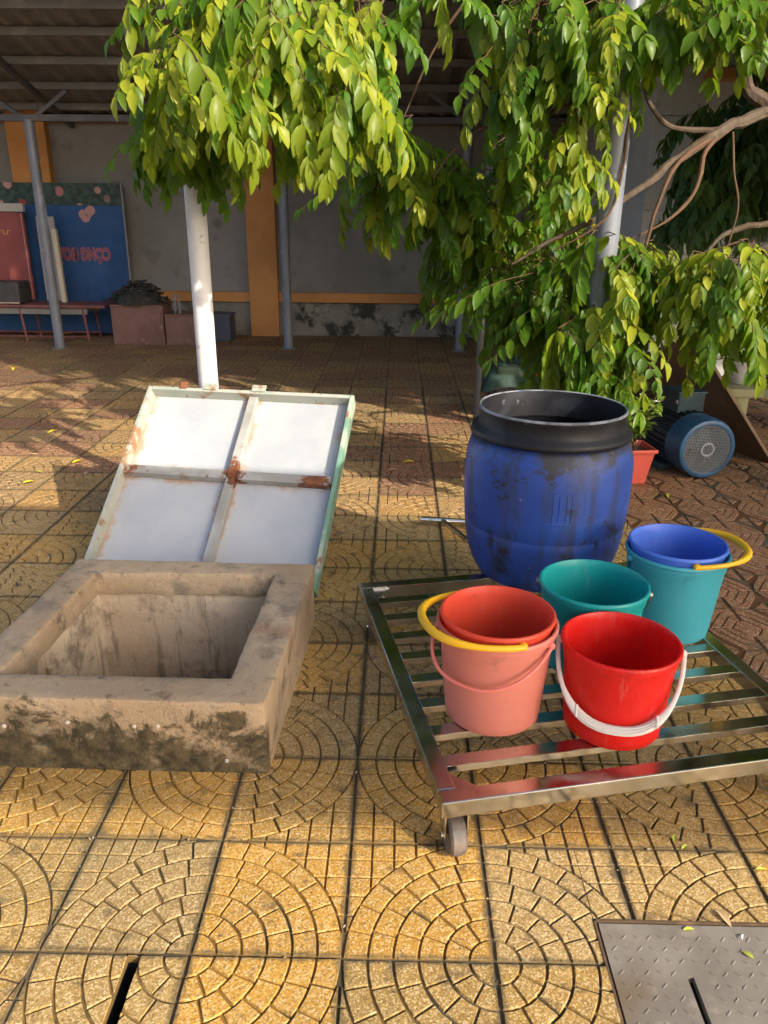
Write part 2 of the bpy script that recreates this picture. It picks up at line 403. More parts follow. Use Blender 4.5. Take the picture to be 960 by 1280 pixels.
# far tiles keep the same cells, drawn flat
YELLOW = [(.44, .27, .075), (.48, .30, .085), (.41, .265, .09), (.50, .285, .06), (.39, .26, .10)]
REDS = [(.29, .110, .058), (.25, .10, .058), (.32, .13, .066)]
def tcol(i, j):
    rd = random.Random(i*911+j*37+5); x, y = (i+.5)*T, (j+.5)*T
    red = False
    if x > 1.05+.12*(j % 2) and y > .6: red = True
    elif y > 2.5: red = rd.random() < (.55 if (j//2) % 2 else .30)
    c = rd.choice(REDS) if red else rd.choice(YELLOW)
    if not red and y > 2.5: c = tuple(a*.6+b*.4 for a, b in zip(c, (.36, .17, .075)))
    if not red and y < .7 and x < .7 and rd.random() < .35: c = (.55, .295, .05)
    if y > 5: c = tuple(v*.72 for v in c)          # rear tiles darkened in colour for the shade at the shed
    f = rd.uniform(.78, 1.02); return tuple(v*f for v in c), red
tiles = []
for i in range(-22, 15):
    for j in range(-6, 29):
        x, y = (i+.5)*T, (j+.5)*T
        if y > 8.3 or (y > 5.8 and x > 2.0): continue
        if PITRECT[0] < i*T and (i+1)*T < PITRECT[2] and PITRECT[1] < j*T and (j+1)*T < PITRECT[3]: continue
        if PLATE[0] < i*T and (i+1)*T < PLATE[2] and PLATE[1] < j*T and (j+1)*T < PLATE[3]: continue
        p = px((x, y, 0)); hid = not (-120 < p[0] < 1080 and 430 < p[1] < 1420 and p[2] > 0)
        behind = (-1.2 < x < -.25 and 1.35 < y < 2.5 and p[1] < 690)          # hidden by the lid
        tiles.append((hid or behind, p[2], i, j))
tiles.sort()
RECTS = (PITRECT, PLATE, SLOT); cache = {}; near = 0; far = MB(); farcol = []
for n, (hid, dist, i, j) in enumerate(tiles):
    ci, cj = (i if i % 2 else i+1), (j if j % 2 == 0 else j+1)              # circle centre on odd columns, even rows
    k = {(0, 0): 0, (1, 0): 1, (1, 1): 2, (0, 1): 3}[(ci-i, cj-j)]
    c, red = tcol(i, j); rose = red and i*T > .9
    cells = ROSE if rose else FAN; k = (0 if rose else k)
    x0, y0 = i*T, j*T; cuts = [r for r in RECTS if r[0] < x0+T and r[2] > x0 and r[1] < y0+T and r[3] > y0]
    rd = random.Random(n)
    if near < 300 and not hid:
        near += 1
        if cuts:
            mb = MB(); tile_mb(mb, cells, k, 0, 0, 0, [(a-x0, b-y0, e-x0, f-y0) for a, b, e, f in cuts]); me = mb.mesh('tile', [TILE_O, GRV_O])
        else:
            if (rose, k) not in cache:
                mb = MB(); tile_mb(mb, cells, k); cache[(rose, k)] = mb.mesh('tile', [TILE_O, GRV_O])
            me = cache[(rose, k)]
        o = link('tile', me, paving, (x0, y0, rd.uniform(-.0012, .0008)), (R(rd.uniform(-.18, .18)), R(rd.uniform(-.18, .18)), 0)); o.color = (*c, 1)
    else:
        m0 = len(far.f); tile_mb(far, cells, k, x0, y0, rd.uniform(-.001, .0005), cuts, chamfer=(not hid and y0 < 5))
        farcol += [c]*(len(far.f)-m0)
fo = far.build('tiles', [TILE_A, GRV_A], paving); tag(fo, kind='stuff')
ca = fo.data.color_attributes.new('tcol', 'FLOAT_COLOR', 'CORNER'); buf = []
for p, c in zip(fo.data.polygons, farcol): buf += [*c, 1.]*p.loop_total
ca.data.foreach_set('color', buf)

b = MB(); b.box((-.409, -.152, -.10), (.034, .31, .06)); b.box((-.4245, -.152, -.06), (.004, .31, .11)); b.box((-.394, -.152, -.06), (.004, .31, .11)); b.box((-.409, .0, -.06), (.034, .006, .11)); b.build('drain_slot', DARK, paving)
# ---- rear wall of the shed with columns and trim
YW = 8.35
rw = thing('shed_wall', 'shaded grey rendered wall with orange column and trim at the back of the shed', 'wall', (-1.5, YW, 0))
b = MB(); b.box((-2.0, YW+.1, 1.35), (9.0, .2, 2.7)); b.build('wall_panel', WALL, rw, world=True)
b = MB(); b.box((-2.0, YW-.012, .19), (9.0, .05, .38)); b.build('plinth', PLINTH, rw, world=True, bevel=.006)
for cx, wd in ((-1.485, .335), (-4.02, .43)):
    b = MB(); b.box((cx, YW-.05, 1.2), (wd, .14, 2.4)); b.build('column', ORANGE, rw, world=True, bevel=.008)
for x0, x1 in ((-6.4, -4.24), (-3.8, -1.656), (-1.315, 2.4)):
    b = MB(); b.box(((x0+x1)/2, YW-.03, .443), (x1-x0, .09, .11)); b.build('trim', ORANGE, rw, world=True, bevel=.006)
b = MB(); b.box((-2.0, YW-.02, 2.31), (8.9, .19, .075)); b.build('beam', ORANGE, rw, world=True, bevel=.006)

# ---- shed roof, low at the wall and rising towards the courtyard
rf = thing('shed_roof', 'grey corrugated metal shed roof on purlins seen from below', 'roof', (-2, 7, 2.3))
RK = .25
def rz_(y): return 2.335+RK*(8.4-y)
def corr(x0, x1, y0, y1, dx=.0475, amp=.011):
    mb = MB(); n = int((x1-x0)/dx); vs = []; fs = []
    for i in range(n+1):
        x = x0+i*dx; a = amp*(1 if (i % 4 in (1, 2)) else -1)
        for y in (y0, y1): vs.append((x, y, rz_(y)+a))
    for i in range(n): fs.append((2*i, 2*i+2, 2*i+3, 2*i+1))
    o = len(vs); mb.add(vs, fs); mb.add([(x, y, z+.003) for x, y, z in vs], [q[::-1] for q in fs]); return mb
xx = -6.4
while xx < 2.3:
    corr(xx, xx+1.05, 5.35, 8.6).build('roof_sheet', ROOF, rf, world=True); xx += 1.0
for y in (5.5, 6.0, 6.42, 6.95, 7.48, 7.98):
    b = MB(); b.box((-2.0, y, rz_(y)-.046), (8.9, .045, .065)); b.build('purlin', PURLIN, rf, world=True, bevel=.004)
b = MB(); b.box((-2.0, 7.2, 2.205), (8.9, .07, .06)); b.build('beam', BEAMD, rf, world=True, bevel=.004)
for x in (-5.6, -3.515, -1.09, .75):
    b = MB(); b.tube([(x, 5.4, rz_(5.4)-.12), (x, 8.3, rz_(8.3)-.12)], .034, 4); b.build('rafter', BEAMD, rf, world=True)
    for s in (-1, 1):
        b = MB(); b.tube([(x, 7.2, 2.17), (x+s*.34, 7.2, 2.40), (x+s*.40, 7.2, 2.44)], .024, 4); b.build('brace', BEAMD, rf, world=True)
def post(name, x, y, h, r, m, label, cat='post', collar=True):
    t = thing(name, label, cat, (x, y, 0))
    b = MB(); b.lathe([(r, 0), (r, h)], 24); b.build('pole', m, t, smooth=True)
    if collar:
        b = MB(); b.lathe([(r*1.5, 0), (r*1.5, .006), (r+.001, .012), (r+.001, .05)], 24); b.build('base_flange', m, t, smooth=True)
    return t
post('shed_post', -3.515, 7.2, 2.19, .05, PVCG, 'grey round shed post standing in front of the red board')
post('shed_post', -1.09, 7.33, 2.6, .05, PVCG, 'grey round shed post beside the orange column')
post('shed_post', .75, 7.33, 2.6, .05, PVCG, 'grey round shed post hidden behind the hanging foliage')
wp = post('canopy_post', -.78, 2.435, 1.92, .044, PVCW, 'white round post behind the leaning metal lid')
gp = post('canopy_post', .975, 2.43, 2.55, .052, PVCG, 'blue grey round post among the branches behind the blue drum')
# ---- white building on the right
wb = thing('white_building', 'white block building behind the branches with orange sill and shutter', 'building', (2.3, 5.9, 0))
YB = 5.85
b = MB(); b.box((4.1, YB+1.2, 1.7), (4.0, 2.4, 3.4)); b.build('wall', WHITEW, wb, world=True)
zz = .02; row = 0
while zz < 3.3:
    x = 2.102 - (.3 if row % 2 else 0)
    while x < 5.2:
        a0 = max(x, 2.102); a1 = x+.79
        b = MB(); b.box(((a0+a1)/2, YB-.008, zz+.172), (a1-a0-.006, .02, .344)); b.build('block', WHITEW, wb, world=True, bevel=.004, seg=1); x += .795
    zz += .35; row += 1
b = MB(); b.box((2.85, YB-.06, 2.40), (.78, .14, .085)); b.build('sill', ORANGE, wb, world=True, bevel=.01)
sh = MB(); sh.box((3.35, YB-.03, .78), (1.1, .05, .76)); shu = sh.build('shutter', WHITEW, wb, world=True, bevel=.006)
for k in range(9):
    b = MB(); b.box((3.35, YB-.062, .46+k*.08), (1.02, .02, .055), Matrix.Rotation(R(-25), 3, 'X')); b.build('slat', WHITEW, shu, world=True)
wn = MB(); wn.box((3.40, YB-.024, 1.55), (.9, .03, .75)); wno = wn.build('window', basic('window_dark', (.03, .035, .04), .12), wb, world=True)
for x in (2.95, 3.4, 3.85):
    b = MB(); b.box((x, YB-.05, 1.55), (.05, .04, .82)); b.build('frame', WHITEW, wno, world=True)

# ---- walkway roof behind the photographer: it throws the band of shade over pit, cart and drum
WR = thing('walkway_roof', 'flat metal walkway roof on posts behind the viewpoint with added shade slab', 'roof', (0, 0, 0), R(-3.5))
b = MB(); b.box((1.5, -2.11, 3.03), (15, 1.95, .06)); b.build('roof_slab', ROOF, WR, bevel=.01)
b = MB(); b.box((7.1, .26, 3.03), (4.0, 2.78, .06)); b.build('roof_slab', ROOF, WR, bevel=.01)  # unseen extra slab, added to shade the right rear corner
for x in (-4.5, 7.5):
    for y in (-3.2, -1.4):
        b = MB(); b.lathe([(.05, 0), (.05, 3.0)], 16, c=(x, y, 0)); b.build('pole', PVCG, WR, smooth=True)

# ================================================================== PIT
pit = thing('concrete_pit', 'low square concrete pit curb with open top and dark mossy front', 'pit', (PO[1][0], PO[1][1], 0))
HT = .217
def rough(o, amp, sc):
    for v in o.data.vertices:
        p = Vector(v.co); v.co = p + noise.noise_vector(p*sc)*amp + noise.noise_vector(p*sc*4)*amp*.4
def sub(mb, cuts):
    return mb
def curb_ring(z0, z1, inner, outer, name, mat, amp=.0025):
    mb = MB(); n = 4; vs = [(x, y, z0) for x, y in outer]+[(x, y, z0) for x, y in inner]+[(x, y, z1) for x, y in outer]+[(x, y, z1) for x, y in inner]
    fs = []
    for i in range(4):
        k = (i+1) % 4
        fs += [(i, k, 8+k, 8+i), (4+k, 4+i, 12+i, 12+k), (8+i, 8+k, 12+k, 12+i), (i+4, k+4, k, i)]
    mb.add(vs, fs); me = mb.mesh(name, mat, off=pit.location)
    bm = bmesh.new(); bm.from_mesh(me)
    ed = [e for e in bm.edges if len(e.link_faces) == 2 and e.calc_face_angle(0) > R(45)]
    bmesh.ops.bevel(bm, geom=ed, offset=.007, segments=2, profile=.5, affect='EDGES')
    for _ in range(5):
        L = [e for e in bm.edges if e.calc_length() > .035]
        if not L: break
        bmesh.ops.subdivide_edges(bm, edges=L, cuts=1, use_grid_fill=True)
    bmesh.ops.triangulate(bm, faces=bm.faces[:])
    bm.to_mesh(me); bm.free(); o = link(name, me, pit); rough(o, amp, 9); rough(o, amp*.45, 55)
    me.polygons.foreach_set('use_smooth', [True]*len(me.polygons))
    try: me.set_sharp_from_angle(angle=R(35))
    except Exception: pass
    return o
LIPZ = HT-.085
curb_ring(LIPZ, HT, PI_, PO, 'curb', PIT, .0032)
cxp = sum(p[0] for p in PI_)/4; cyp = sum(p[1] for p in PI_)/4
def grow(P, d): return [(x+(d if x > cxp else -d), y+(d if y > cyp else -d)) for x, y in P]
curb_ring(-.03, LIPZ+.012, grow(PI_, .03), [(x+(.0015 if x < cxp else -.0015), y+(.0015 if y < cyp else -.0015)) for x, y in PO], 'curb_base', PIT, .0032)
curb_ring(-.30, LIPZ+.004, grow(PI_, .010), grow(PI_, .028), 'upper_wall', PITW, .005)
curb_ring(-.95, -.298, grow(PI_, .0165), grow(PI_, .06), 'lower_wall', PITW, .005)
b = MB(); q = grow(PI_, .05); b.add([(x, y, -.93) for x, y in q], [(0,1,2,3)]); b.build('floor', PITW, pit, world=True)
# vertical chase in the left inner wall
b = MB(); b.tube([(PI_[0][0]+.012, .90, .08), (PI_[0][0]+.012, .90, -.9)], .016, 8); b.build('drain_pipe', PITW, pit, world=True, smooth=True)
b = MB()
for (x, z) in ((-.90, .135), (-.735, .150), (-.565, .142), (-.505, .143), (-.335, .04)):
    b.lathe([(0, -.002), (.006, .001), (.004, .005), (0, .006)], 7, c=(0, 0, 0), mt=Matrix.Translation((x, .531, z)) @ Matrix.Rotation(R(90), 4, 'X'))
b.build('pebbles', basic('pebble', (.5, .46, .4), .8), pit, world=True, smooth=True)

# ================================================================== LID
LW, LL = .948, .937
lid = thing('metal_lid', 'square white metal lid with rusty cross bars leaning against the white post', 'lid', (-.199, 1.523, .004), rot=(.666, 0, -.149))
H = .062; SHZ = .006
b = MB(); b.box((-LW/2, LL/2, SHZ), (LW-.012, LL-.012, .004)); b.build('sheet', LSHEET, lid)
def rail(c, d, m): bb = MB(); bb.box(c, d); return bb.build('rail', m, lid, bevel=.003)
rail((-.009, LL/2, H/2), (.018, LL, H), LGREEN)
rail((-LW+.009, LL/2, H/2), (.018, LL, H), LRAIL)
rail((-LW/2, LL-.009, H/2), (LW-.037, .018, H), LRAIL)
rail((-LW/2, .009, H/2), (LW-.037, .018, H), LRAIL)
b = MB(); b.box((-.455, LL/2, .026), (.040, LL-.038, .034)); b.build('cross_bar', LBAR, lid, bevel=.004)
for x0, x1 in ((-LW+.019, -.477), (-.433, -.019)):
    b = MB(); b.box(((x0+x1)/2, .50, .027), (x1-x0, .042, .036)); b.build('cross_bar', LBAR, lid, bevel=.004)
for x, wd in ((-.655, .055), (-.43, .062), (-.78, .03)):
    b = MB(); b.box((x, LL+.006, H+.003), (wd, .03, .008)); b.tube([(x-wd/2, LL+.018, H+.004), (x+wd/2, LL+.018, H+.004)], .008, 8); b.build('hinge', LRAIL if wd > .05 else RUST, lid, bevel=.0015)
b = MB()
for k in range(5): b.box((-.455+random.uniform(-.01, .01), .50+random.uniform(-.012, .012), .049), (.014, .01, .006), Matrix.Rotation(random.random()*3, 3, 'Z'))
b.build('weld', RUST, lid, bevel=.002)

# ================================================================== FLOOR PLATE AND SLOT
pl = thing('manhole_plate', 'grey checkered steel floor plate with dark lifting slot', 'floor plate', ((PLATE[0]+PLATE[2])/2, (PLATE[1]+PLATE[3])/2, 0))
PLATEM = basic('plate_steel', (.235, .215, .185), .55, .15, [(5, (.18, .16, .135), .4, .65), (18, (.26, .23, .19), .55, .7), (3, (.17, .13, .09), .55, .7)], (80, .2, .002), 'World')
cx0, cy0 = pl.location.x, pl.location.y
sx0, sx1, sy0, sy1 = .666, .6785, -.45, -.022
b = MB(); z0, z1 = -.016, -.001; P0, P1, P2, P3 = PLATE[0]+.009, PLATE[1]+.009, PLATE[2]-.009, PLATE[3]-.009
for (a, c, d, e) in ((P0, P1, sx0, P3), (sx1, P1, P2, P3), (sx0, sy1, sx1, P3), (sx0, P1, sx1, sy0)):
    b.box(((a+d)/2, (c+e)/2, (z0+z1)/2), (d-a, e-c, z1-z0))
b.build('plate', PLATEM, pl, world=True)
b = MB(); b.box((cx0, cy0, -.0235), (PLATE[2]-PLATE[0]-.002, PLATE[3]-PLATE[1]-.002, .006)); b.build('frame_recess', DARK, pl, world=True)
b = MB(); dia = 0
for i in range(33):
    for j in range(32):
        x = P0+.018+i*.025; y = P1+.018+j*.0262
        if x > P2-.012 or y > P3-.012 or (sx0-.014 < x < sx1+.014 and sy0 < y < sy1+.016): continue
        a = R(45) if (i+j) % 2 else R(-45)
        ca_, sa_ = math.cos(a), math.sin(a); l, h = .0105, .0042
        pts = [(-l, 0, 0), (0, -h, 0), (l, 0, 0), (0, h, 0), (-l*.5, 0, .0014), (l*.5, 0, .0014)]
        b.add([(x+u*ca_-v*sa_, y+u*sa_+v*ca_, z1+w_-.0002) for u, v, w_ in pts], [(0,1,5,4), (1,2,5), (2,3,4,5), (3,0,4)])
st_ = b.build('tread', PLATEM, pl, world=True); tag(st_, kind='stuff')
b = MB()
for (c, d) in (((PLATE[0]+.002, cy0, -.006), (.005, PLATE[3]-PLATE[1], .014)), ((cx0, PLATE[3]-.002, -.006), (PLATE[2]-PLATE[0], .005, .014))): b.box(c, d)
b.build('edge_strip', basic('edge_rust', (.09, .055, .03), .9, 0, [(20, (.16, .09, .05), .5, .65)]), pl, world=True)

# ================================================================== CART
CZ = .18; CA = R(12.4); CW, CL = 1.0, 1.09; RS = .042
cart = thing('steel_cart', 'low stainless steel slatted platform cart on casters', 'cart', (.202, .230, 0), CA)
def cbox(name, c, d, m=STEEL, par=None, bev=.003): bb = MB(); bb.box(c, d); return bb.build(name, m, par or cart, bevel=bev)
cbox('rail', (CW/2, RS/2, CZ-RS/2), (CW, RS, RS)); cbox('rail', (CW/2, CL-RS/2, CZ-RS/2), (CW, RS, RS))
cbox('rail', (RS/2, CL/2, CZ-RS/2), (RS, CL-2*RS, RS)); cbox('rail', (CW-RS/2, CL/2, CZ-RS/2), (RS, CL-2*RS, RS))
sm = MB(); sm.box((0, 0, 0), (CW-2*RS, .040, .020)); smesh = sm.mesh('slat', STEEL, bevel=.002)
for k in range(1, 9):
    link('slat', smesh, cart, (CW/2, RS/2+(CL-RS)*k/9, CZ-.0115), (R(random.uniform(-.6, .6)), 0, R(random.uniform(-.15, .15))))
for x, y, sx, sy in ((RS, RS, 1, 1), (CW-RS, RS, -1, 1), (RS, CL-RS, 1, -1), (CW-RS, CL-RS, -1, -1)):
    b = MB(); z = CZ-.008; b.add([(x, y, z), (x+sx*.06, y, z), (x, y+sy*.06, z), (x, y, z-.004), (x+sx*.06, y, z-.004), (x, y+sy*.06, z-.004)], [(0,1,2), (3,5,4), (0,3,4,1), (1,4,5,2), (2,5,3,0)])
    b.build('corner_gusset', STEEL, cart)
for x, y in ((.045, .05), (CW-.06, .05), (.045, CL-.07), (CW-.06, CL-.07)):
    cs = MB(); zt = CZ-RS
    cs.box((x, y, zt-.003), (.075, .075, .006))
    cs.box((x-.026, y, zt-.045), (.004, .042, .08)); cs.box((x+.026, y, zt-.045), (.004, .042, .08))
    co = cs.build('caster', CHROME, cart, bevel=.0015)
    b = MB(); b.lathe([(.012, -.018), (.044, -.019), (.0495, -.014), (.0505, 0), (.0495, .014), (.044, .019), (.012, .018)], 24, mt=Matrix.Translation((x, y-.004, .0505)) @ Matrix.Rotation(R(90), 4, 'Y'))
    b.build('wheel', RUBBER, co, smooth=True)
    b = MB(); b.tube([(x-.031, y-.004, .0505), (x+.031, y-.004, .0505)], .006, 8); b.build('axle', CHROME, co)
# pull handle folded down behind the cart
import mathutils
CI = Matrix.Rotation(-CA, 3, 'Z')
def cl(p): return CI @ (Vector(p)-cart.location)
hA = gz(526, 649, .03); hB = gz(553, 652, .03); dirb = (gz(579, 652, .03)-hA).normalized()
b = MB(); b.tube([cl(hA), cl(hA+dirb*.62)], .014, 12)
hb = b.build('handle_bar', CHROME, cart, smooth=True)
for s in (.10, .52):
    e = hA+dirb*s; tgt = Vector((CW*.64+(-.07 if s < .3 else .07), CL+.012, CZ-.03))
    b = MB(); b.tube([cl(e), tgt], .012, 4); b.build('handle_arm', CHROME, hb, smooth=True)
cbox('handle_bracket', (CW*.64, CL+.010, CZ-.03), (.18, .03, .03))

# ================================================================== DRUM
def drum_mat():
    m = NT('drum_blue'); c = m.coord('Object'); z = m.xyz(c)[2]
    n = m.noise(9, 8, c, .72); n2 = m.noise(3.2, 4, c)
    st = m.new('Mapping'); st.inputs['Scale'].default_value = (9, 9, 1.4); m.L(c, st.inputs[0]); ns = m.noise(1.6, 6, st.outputs[0], .65)
    cc = m.mix(m.ramp(n2, .35, .65), (.018, .055, .27), (.028, .085, .37))
    cc = m.mix(m.ramp(ns, .46, .62, 0, .75), cc, (.030, .040, .095))
    cc = m.mix(m.ramp(n, .575, .64, 0, .85), cc, (.018, .017, .022))
    e = m.math('ADD', z, m.math('MULTIPLY', m.math('SUBTRACT', n, .5), .42)); e = m.math('ADD', e, m.math('MULTIPLY', m.math('SUBTRACT', n2, .5), .2))
    cc = m.mix(m.ramp(e, .43, .52), cc, (.030, .031, .037))
    cc = m.mix(m.ramp(m.noise(38, 4, c), .68, .76, 0, .4), cc, (.30, .32, .38))
    m.set(cc, m.ramp(n, .3, .7, .34, .6), 0, .45); m.bump(m.noise(26, 5, c), .18, .004); return m.mat
DRUM = drum_mat()
DRUMB = basic('drum_black', (.012, .012, .015), .52, 0, [(7, (.026, .028, .036), .5, .68), (26, (.10, .10, .11), .68, .74)], (30, .2, .003), spec=.3)
drum = thing('plastic_drum', 'tall worn blue plastic drum with open blackened top on the cart', 'drum', (.608, 1.435, CZ+.001))
prof = [(0, .006), (.195, .0), (.220, .012), (.244, .055), (.262, .115), (.271, .17), (.273, .195), (.2715, .20), (.2715, .206), (.2745, .212), (.279, .28), (.2805, .35), (.279, .41), (.274, .45), (.265, .48), (.252, .498), (.2405, .505)]
b = MB(); b.lathe(prof, 72, cap=False); b.lathe([(.2405, .505), (.232, .505), (.258, .47), (.270, .42), (.273, .34), (.265, .18), (.215, .03), (0, .018)], 72, 1, cap=False); body = b.build('body', [DRUM, DRUMB], drum, smooth=True, ang=50)
b = MB(); b.lathe([(.2405, .500), (.262, .507), (.2655, .512), (.2655, .520), (.262, .527), (.246, .535), (.241, .545), (.241, .580), (.2425, .583), (.2425, .592), (.238, .595), (.233, .593), (.232, .56), (.232, .505)], 72, cap=False); b.build('collar', DRUMB, drum, smooth=True, ang=50)
b = MB(); b.lathe([(.2435, .590), (.2435, .594), (.2395, .5975), (.2355, .596), (.2355, .592)], 72, cap=False); b.build('rim', basic('drum_rim', (.24, .26, .30), .4, 0, [(12, (.10, .11, .13), .45, .6), (7, (.04, .10, .32), .66, .7)]), drum, smooth=True)
# embossed frame on the front
def on_drum(a, z, out):
    r = None
    for (r0, z0), (r1, z1) in zip(prof, prof[1:]):
        if z0 <= z <= z1 and z1 > z0: r = r0+(r1-r0)*(z-z0)/(z1-z0)
    return Vector(((r+out)*math.cos(a), (r+out)*math.sin(a), z))
a0 = math.atan2(CAM.y-1.435, CAM.x-.608)+.20
b = MB()
for (u0, w0, u1, w1) in ((-.17, .385, .17, .385), (-.17, .280, .17, .280), (-.10, .38, -.10, .285), (-.03, .375, -.03, .29), (.05, .375, .05, .29), (.11, .38, .11, .285)):
    b.tube([on_drum(a0+u0+(u1-u0)*t/6, w0+(w1-w0)*t/6, .0) for t in range(7)], .0016, 6)
b.build('embossing', DRUM, drum, smooth=True)

# ================================================================== BUCKETS
def plastic(name, c, rough=.35, sss=.0, layers=()):
    m = NT(name); co = m.coord('Object'); cc = m.mix(m.ramp(m.noise(5, 4, co), .35, .7, 0, .45), c, tuple(x*.82 for x in c))
    cc = m.mix(m.ramp(m.noise(26, 5, co, .7), .60, .78, 0, .3), cc, tuple(min(x*.5+.15, 1) for x in c))
    mp = m.new('Mapping'); mp.inputs['Scale'].default_value = (30, 30, 3); m.L(co, mp.inputs[0]); sc_ = m.noise(2.2, 6, mp.outputs[0], .7)
    cc = m.mix(m.ramp(sc_, .58, .70, 0, .35), cc, tuple(min(x*.6+.2, 1) for x in c)); cc = m.mix(m.ramp(m.noise(9, 6, co, .7), .60, .70, 0, .4), cc, tuple(x*.45+.02 for x in c))
    m.set(cc, m.ramp(m.noise(14, 4, co), .3, .7, rough-.08, rough+.2), 0, .45)
    m.bump(m.noise(40, 3, co), .05, .002)
    if sss:
        tr = m.new('BsdfTranslucent'); m.L(cc, tr.inputs[0]); ms = m.new('MixShader'); ms.inputs[0].default_value = sss
        m.L(m.p.outputs[0], ms.inputs[1]); m.L(tr.outputs[0], ms.inputs[2]); m.L(ms.outputs[0], m.out.inputs[0])
    return m.mat
REDP = plastic('plastic_red', (.80, .018, .014), .32, .28); SALMON = plastic('plastic_salmon', (.76, .26, .20), .42, .25); CORAL = plastic('plastic_coral', (.86, .10, .05), .38, .34)
TEAL = plastic('plastic_teal', (.010, .37, .37), .34, .24); CYAN = plastic('plastic_cyan', (.06, .41, .51), .38, .24); BLUEP = plastic('plastic_blue', (.09, .21, .78), .36, .24)
YEL = plastic('plastic_yellow', (.82, .46, .012), .36); WHT = plastic('plastic_white', (.66, .62, .58), .4); PINK = plastic('plastic_pink', (.74, .20, .16), .38); WIRE = basic('wire_grey', (.25, .25, .25), .4, .8)
def bucket(label, loc, rt, rb, h, m, bands=True, tilt=(0, 0)):
    t = thing('bucket', label, 'bucket', loc, 0, 'plastic buckets on the cart', rot=(tilt[0], tilt[1], 0))
    def rr(z): return rb+(rt-.007-rb)*z/h
    P = [(0, .004), (rb-.012, .004), (rb-.004, .0), (rb, .006)]
    P += [(rr(z*h), z*h) for z in (.1, .3, .5, .7, .80)]
    if bands: P += [(rr(.83*h)+.0005, .83*h), (rr(.83*h)+.003, .835*h), (rr(.9*h)+.003, .90*h), (rr(.91*h)+.0045, .915*h)]
    P += [(rr(.95*h)+.003, .95*h), (rt-.003, .955*h), (rt, .965*h), (rt, .985*h), (rt-.003, h), (rt-.007, h), (rt-.010, .975*h)]
    P += [(rr(z*h)-.0035, z*h) for z in (.9, .7, .5, .3, .1)] + [(rb-.004, .012), (rb-.014, .009), (0, .009)]
    b = MB(); b.lathe(P, 64); b.build('shell', m, t, smooth=True, ang=45); return t
def handle(t, rt, h, ang, dirv, drop, m, r=.0045, grip=None, flat=None, R_=None):
    """bow between two pivots on the rim, lying along dirv"""
    R0 = R_ or rt+.002; p = Vector((math.cos(ang), math.sin(ang), 0)); d = Vector(dirv).normalized(); c = Vector((0, 0, h*.92)); N = 28
    pts = [c+p*(R0*math.copysign(abs(math.cos(math.pi*k/N))**.85, math.cos(math.pi*k/N)))+d*(drop*math.sin(math.pi*k/N)**.9) for k in range(N+1)]
    rs = [r]*(N+1)
    if grip: rs = [r+(grip-r)*max(0, min(1, (abs(math.sin(math.pi*k/N))-.55)*3.2)) for k in range(N+1)]
    b = MB(); b.tube(pts, rs, 12, flat=flat); ho = b.build('handle', m, t, smooth=True)
    for s in (-1, 1):
        b = MB(); b.lathe([(0, -.006), (.010, -.006), (.010, .004), (.006, .009), (0, .009)], 12, mt=Matrix.Translation(c+p*(s*(R0-.004))) @ (Vector((0, 0, 1)).rotation_difference(p*s)).to_matrix().to_4x4()); b.build('pivot', m if not flat else m, ho, smooth=True)
    return ho
ZB = CZ+.0005
def camdir(x, y): v = Vector((CAM.x-x, CAM.y-y, 0)).normalized(); return v
t = bucket('bright red bucket with white handle hanging down its front', (.638, .533, ZB), .142, .117, .237, REDP)
v = camdir(.638, .535); sd = Vector((-v.y, v.x, 0)); hA_ = math.atan2(sd.y, sd.x)
hd = Vector((v.x*.92, v.y*.92, -1.0)); hp_ = Vector((math.cos(hA_+.10), math.sin(hA_+.10), 0)); hd -= hp_*hd.dot(hp_)
hh = handle(t, .142, .237, hA_+.10, hd, .200, WHT, .0055, .0115, hp_.cross(hd.normalized()), .146)
hn = hp_.cross(hd.normalized()).normalized(); hn = -hn if hn.dot(v) < 0 else hn; hd.normalize()
for off in (-.0065, 0, .0065):
    b = MB(); N = 28; b.tube([Vector((0, 0, .237*.92))+hp_*(.146*math.copysign(abs(math.cos(math.pi*k/N))**.85, math.cos(math.pi*k/N)))+hd*((.200+off)*math.sin(math.pi*k/N)**.9)+hn*.0055 for k in range(9, 20)], .0016, 6); b.build('grip_rib', WHT, hh, smooth=True)
for k in (8.6, 19.4):
    c_ = Vector((0, 0, .237*.92))+hp_*(.146*math.copysign(abs(math.cos(math.pi*k/28))**.85, math.cos(math.pi*k/28)))+hd*(.200*math.sin(math.pi*k/28)**.9)
    b = MB(); b.tube([c_-hd*.014+hn*.004, c_+hd*.014+hn*.004], .0035, 6); b.build('grip_end', WHT, hh, smooth=True)
# ribs on the white grip
t = bucket('salmon pink bucket holding a coral bucket', (.345, .579, ZB), .149, .118, .262, SALMON)
handle(t, .149, .262, R(-38), (-.62, -.79, -.62), .178, PINK, .0045)
t = bucket('coral red bucket with yellow handle nested in the salmon bucket', (.345, .579, ZB+.028), .1405, .109, .256, CORAL, False)
handle(t, .1405, .256, R(-72), (-.95, -.28, .05), .185, YEL, .008, .0105, None, .146)
t = bucket('empty teal bucket between the blue drum and the red bucket', (.640, .826, ZB), .149, .119, .248, TEAL)
handle(t, .149, .248, R(165), (.35, .75, -1.1), .17, WIRE, .0025)
t = bucket('pale turquoise bucket holding a blue bucket', (.934, 1.03, ZB), .150, .118, .262, CYAN)
handle(t, .150, .262, R(190), (.1, .8, -1.1), .16, CYAN, .004)
t = bucket('blue bucket with yellow handle nested in the turquoise bucket', (.932, 1.03, ZB+.030), .1415, .109, .256, BLUEP, False)
handle(t, .1415, .256, R(93), (.98, -.1, .10), .185, YEL, .007, .0105, None, .146)

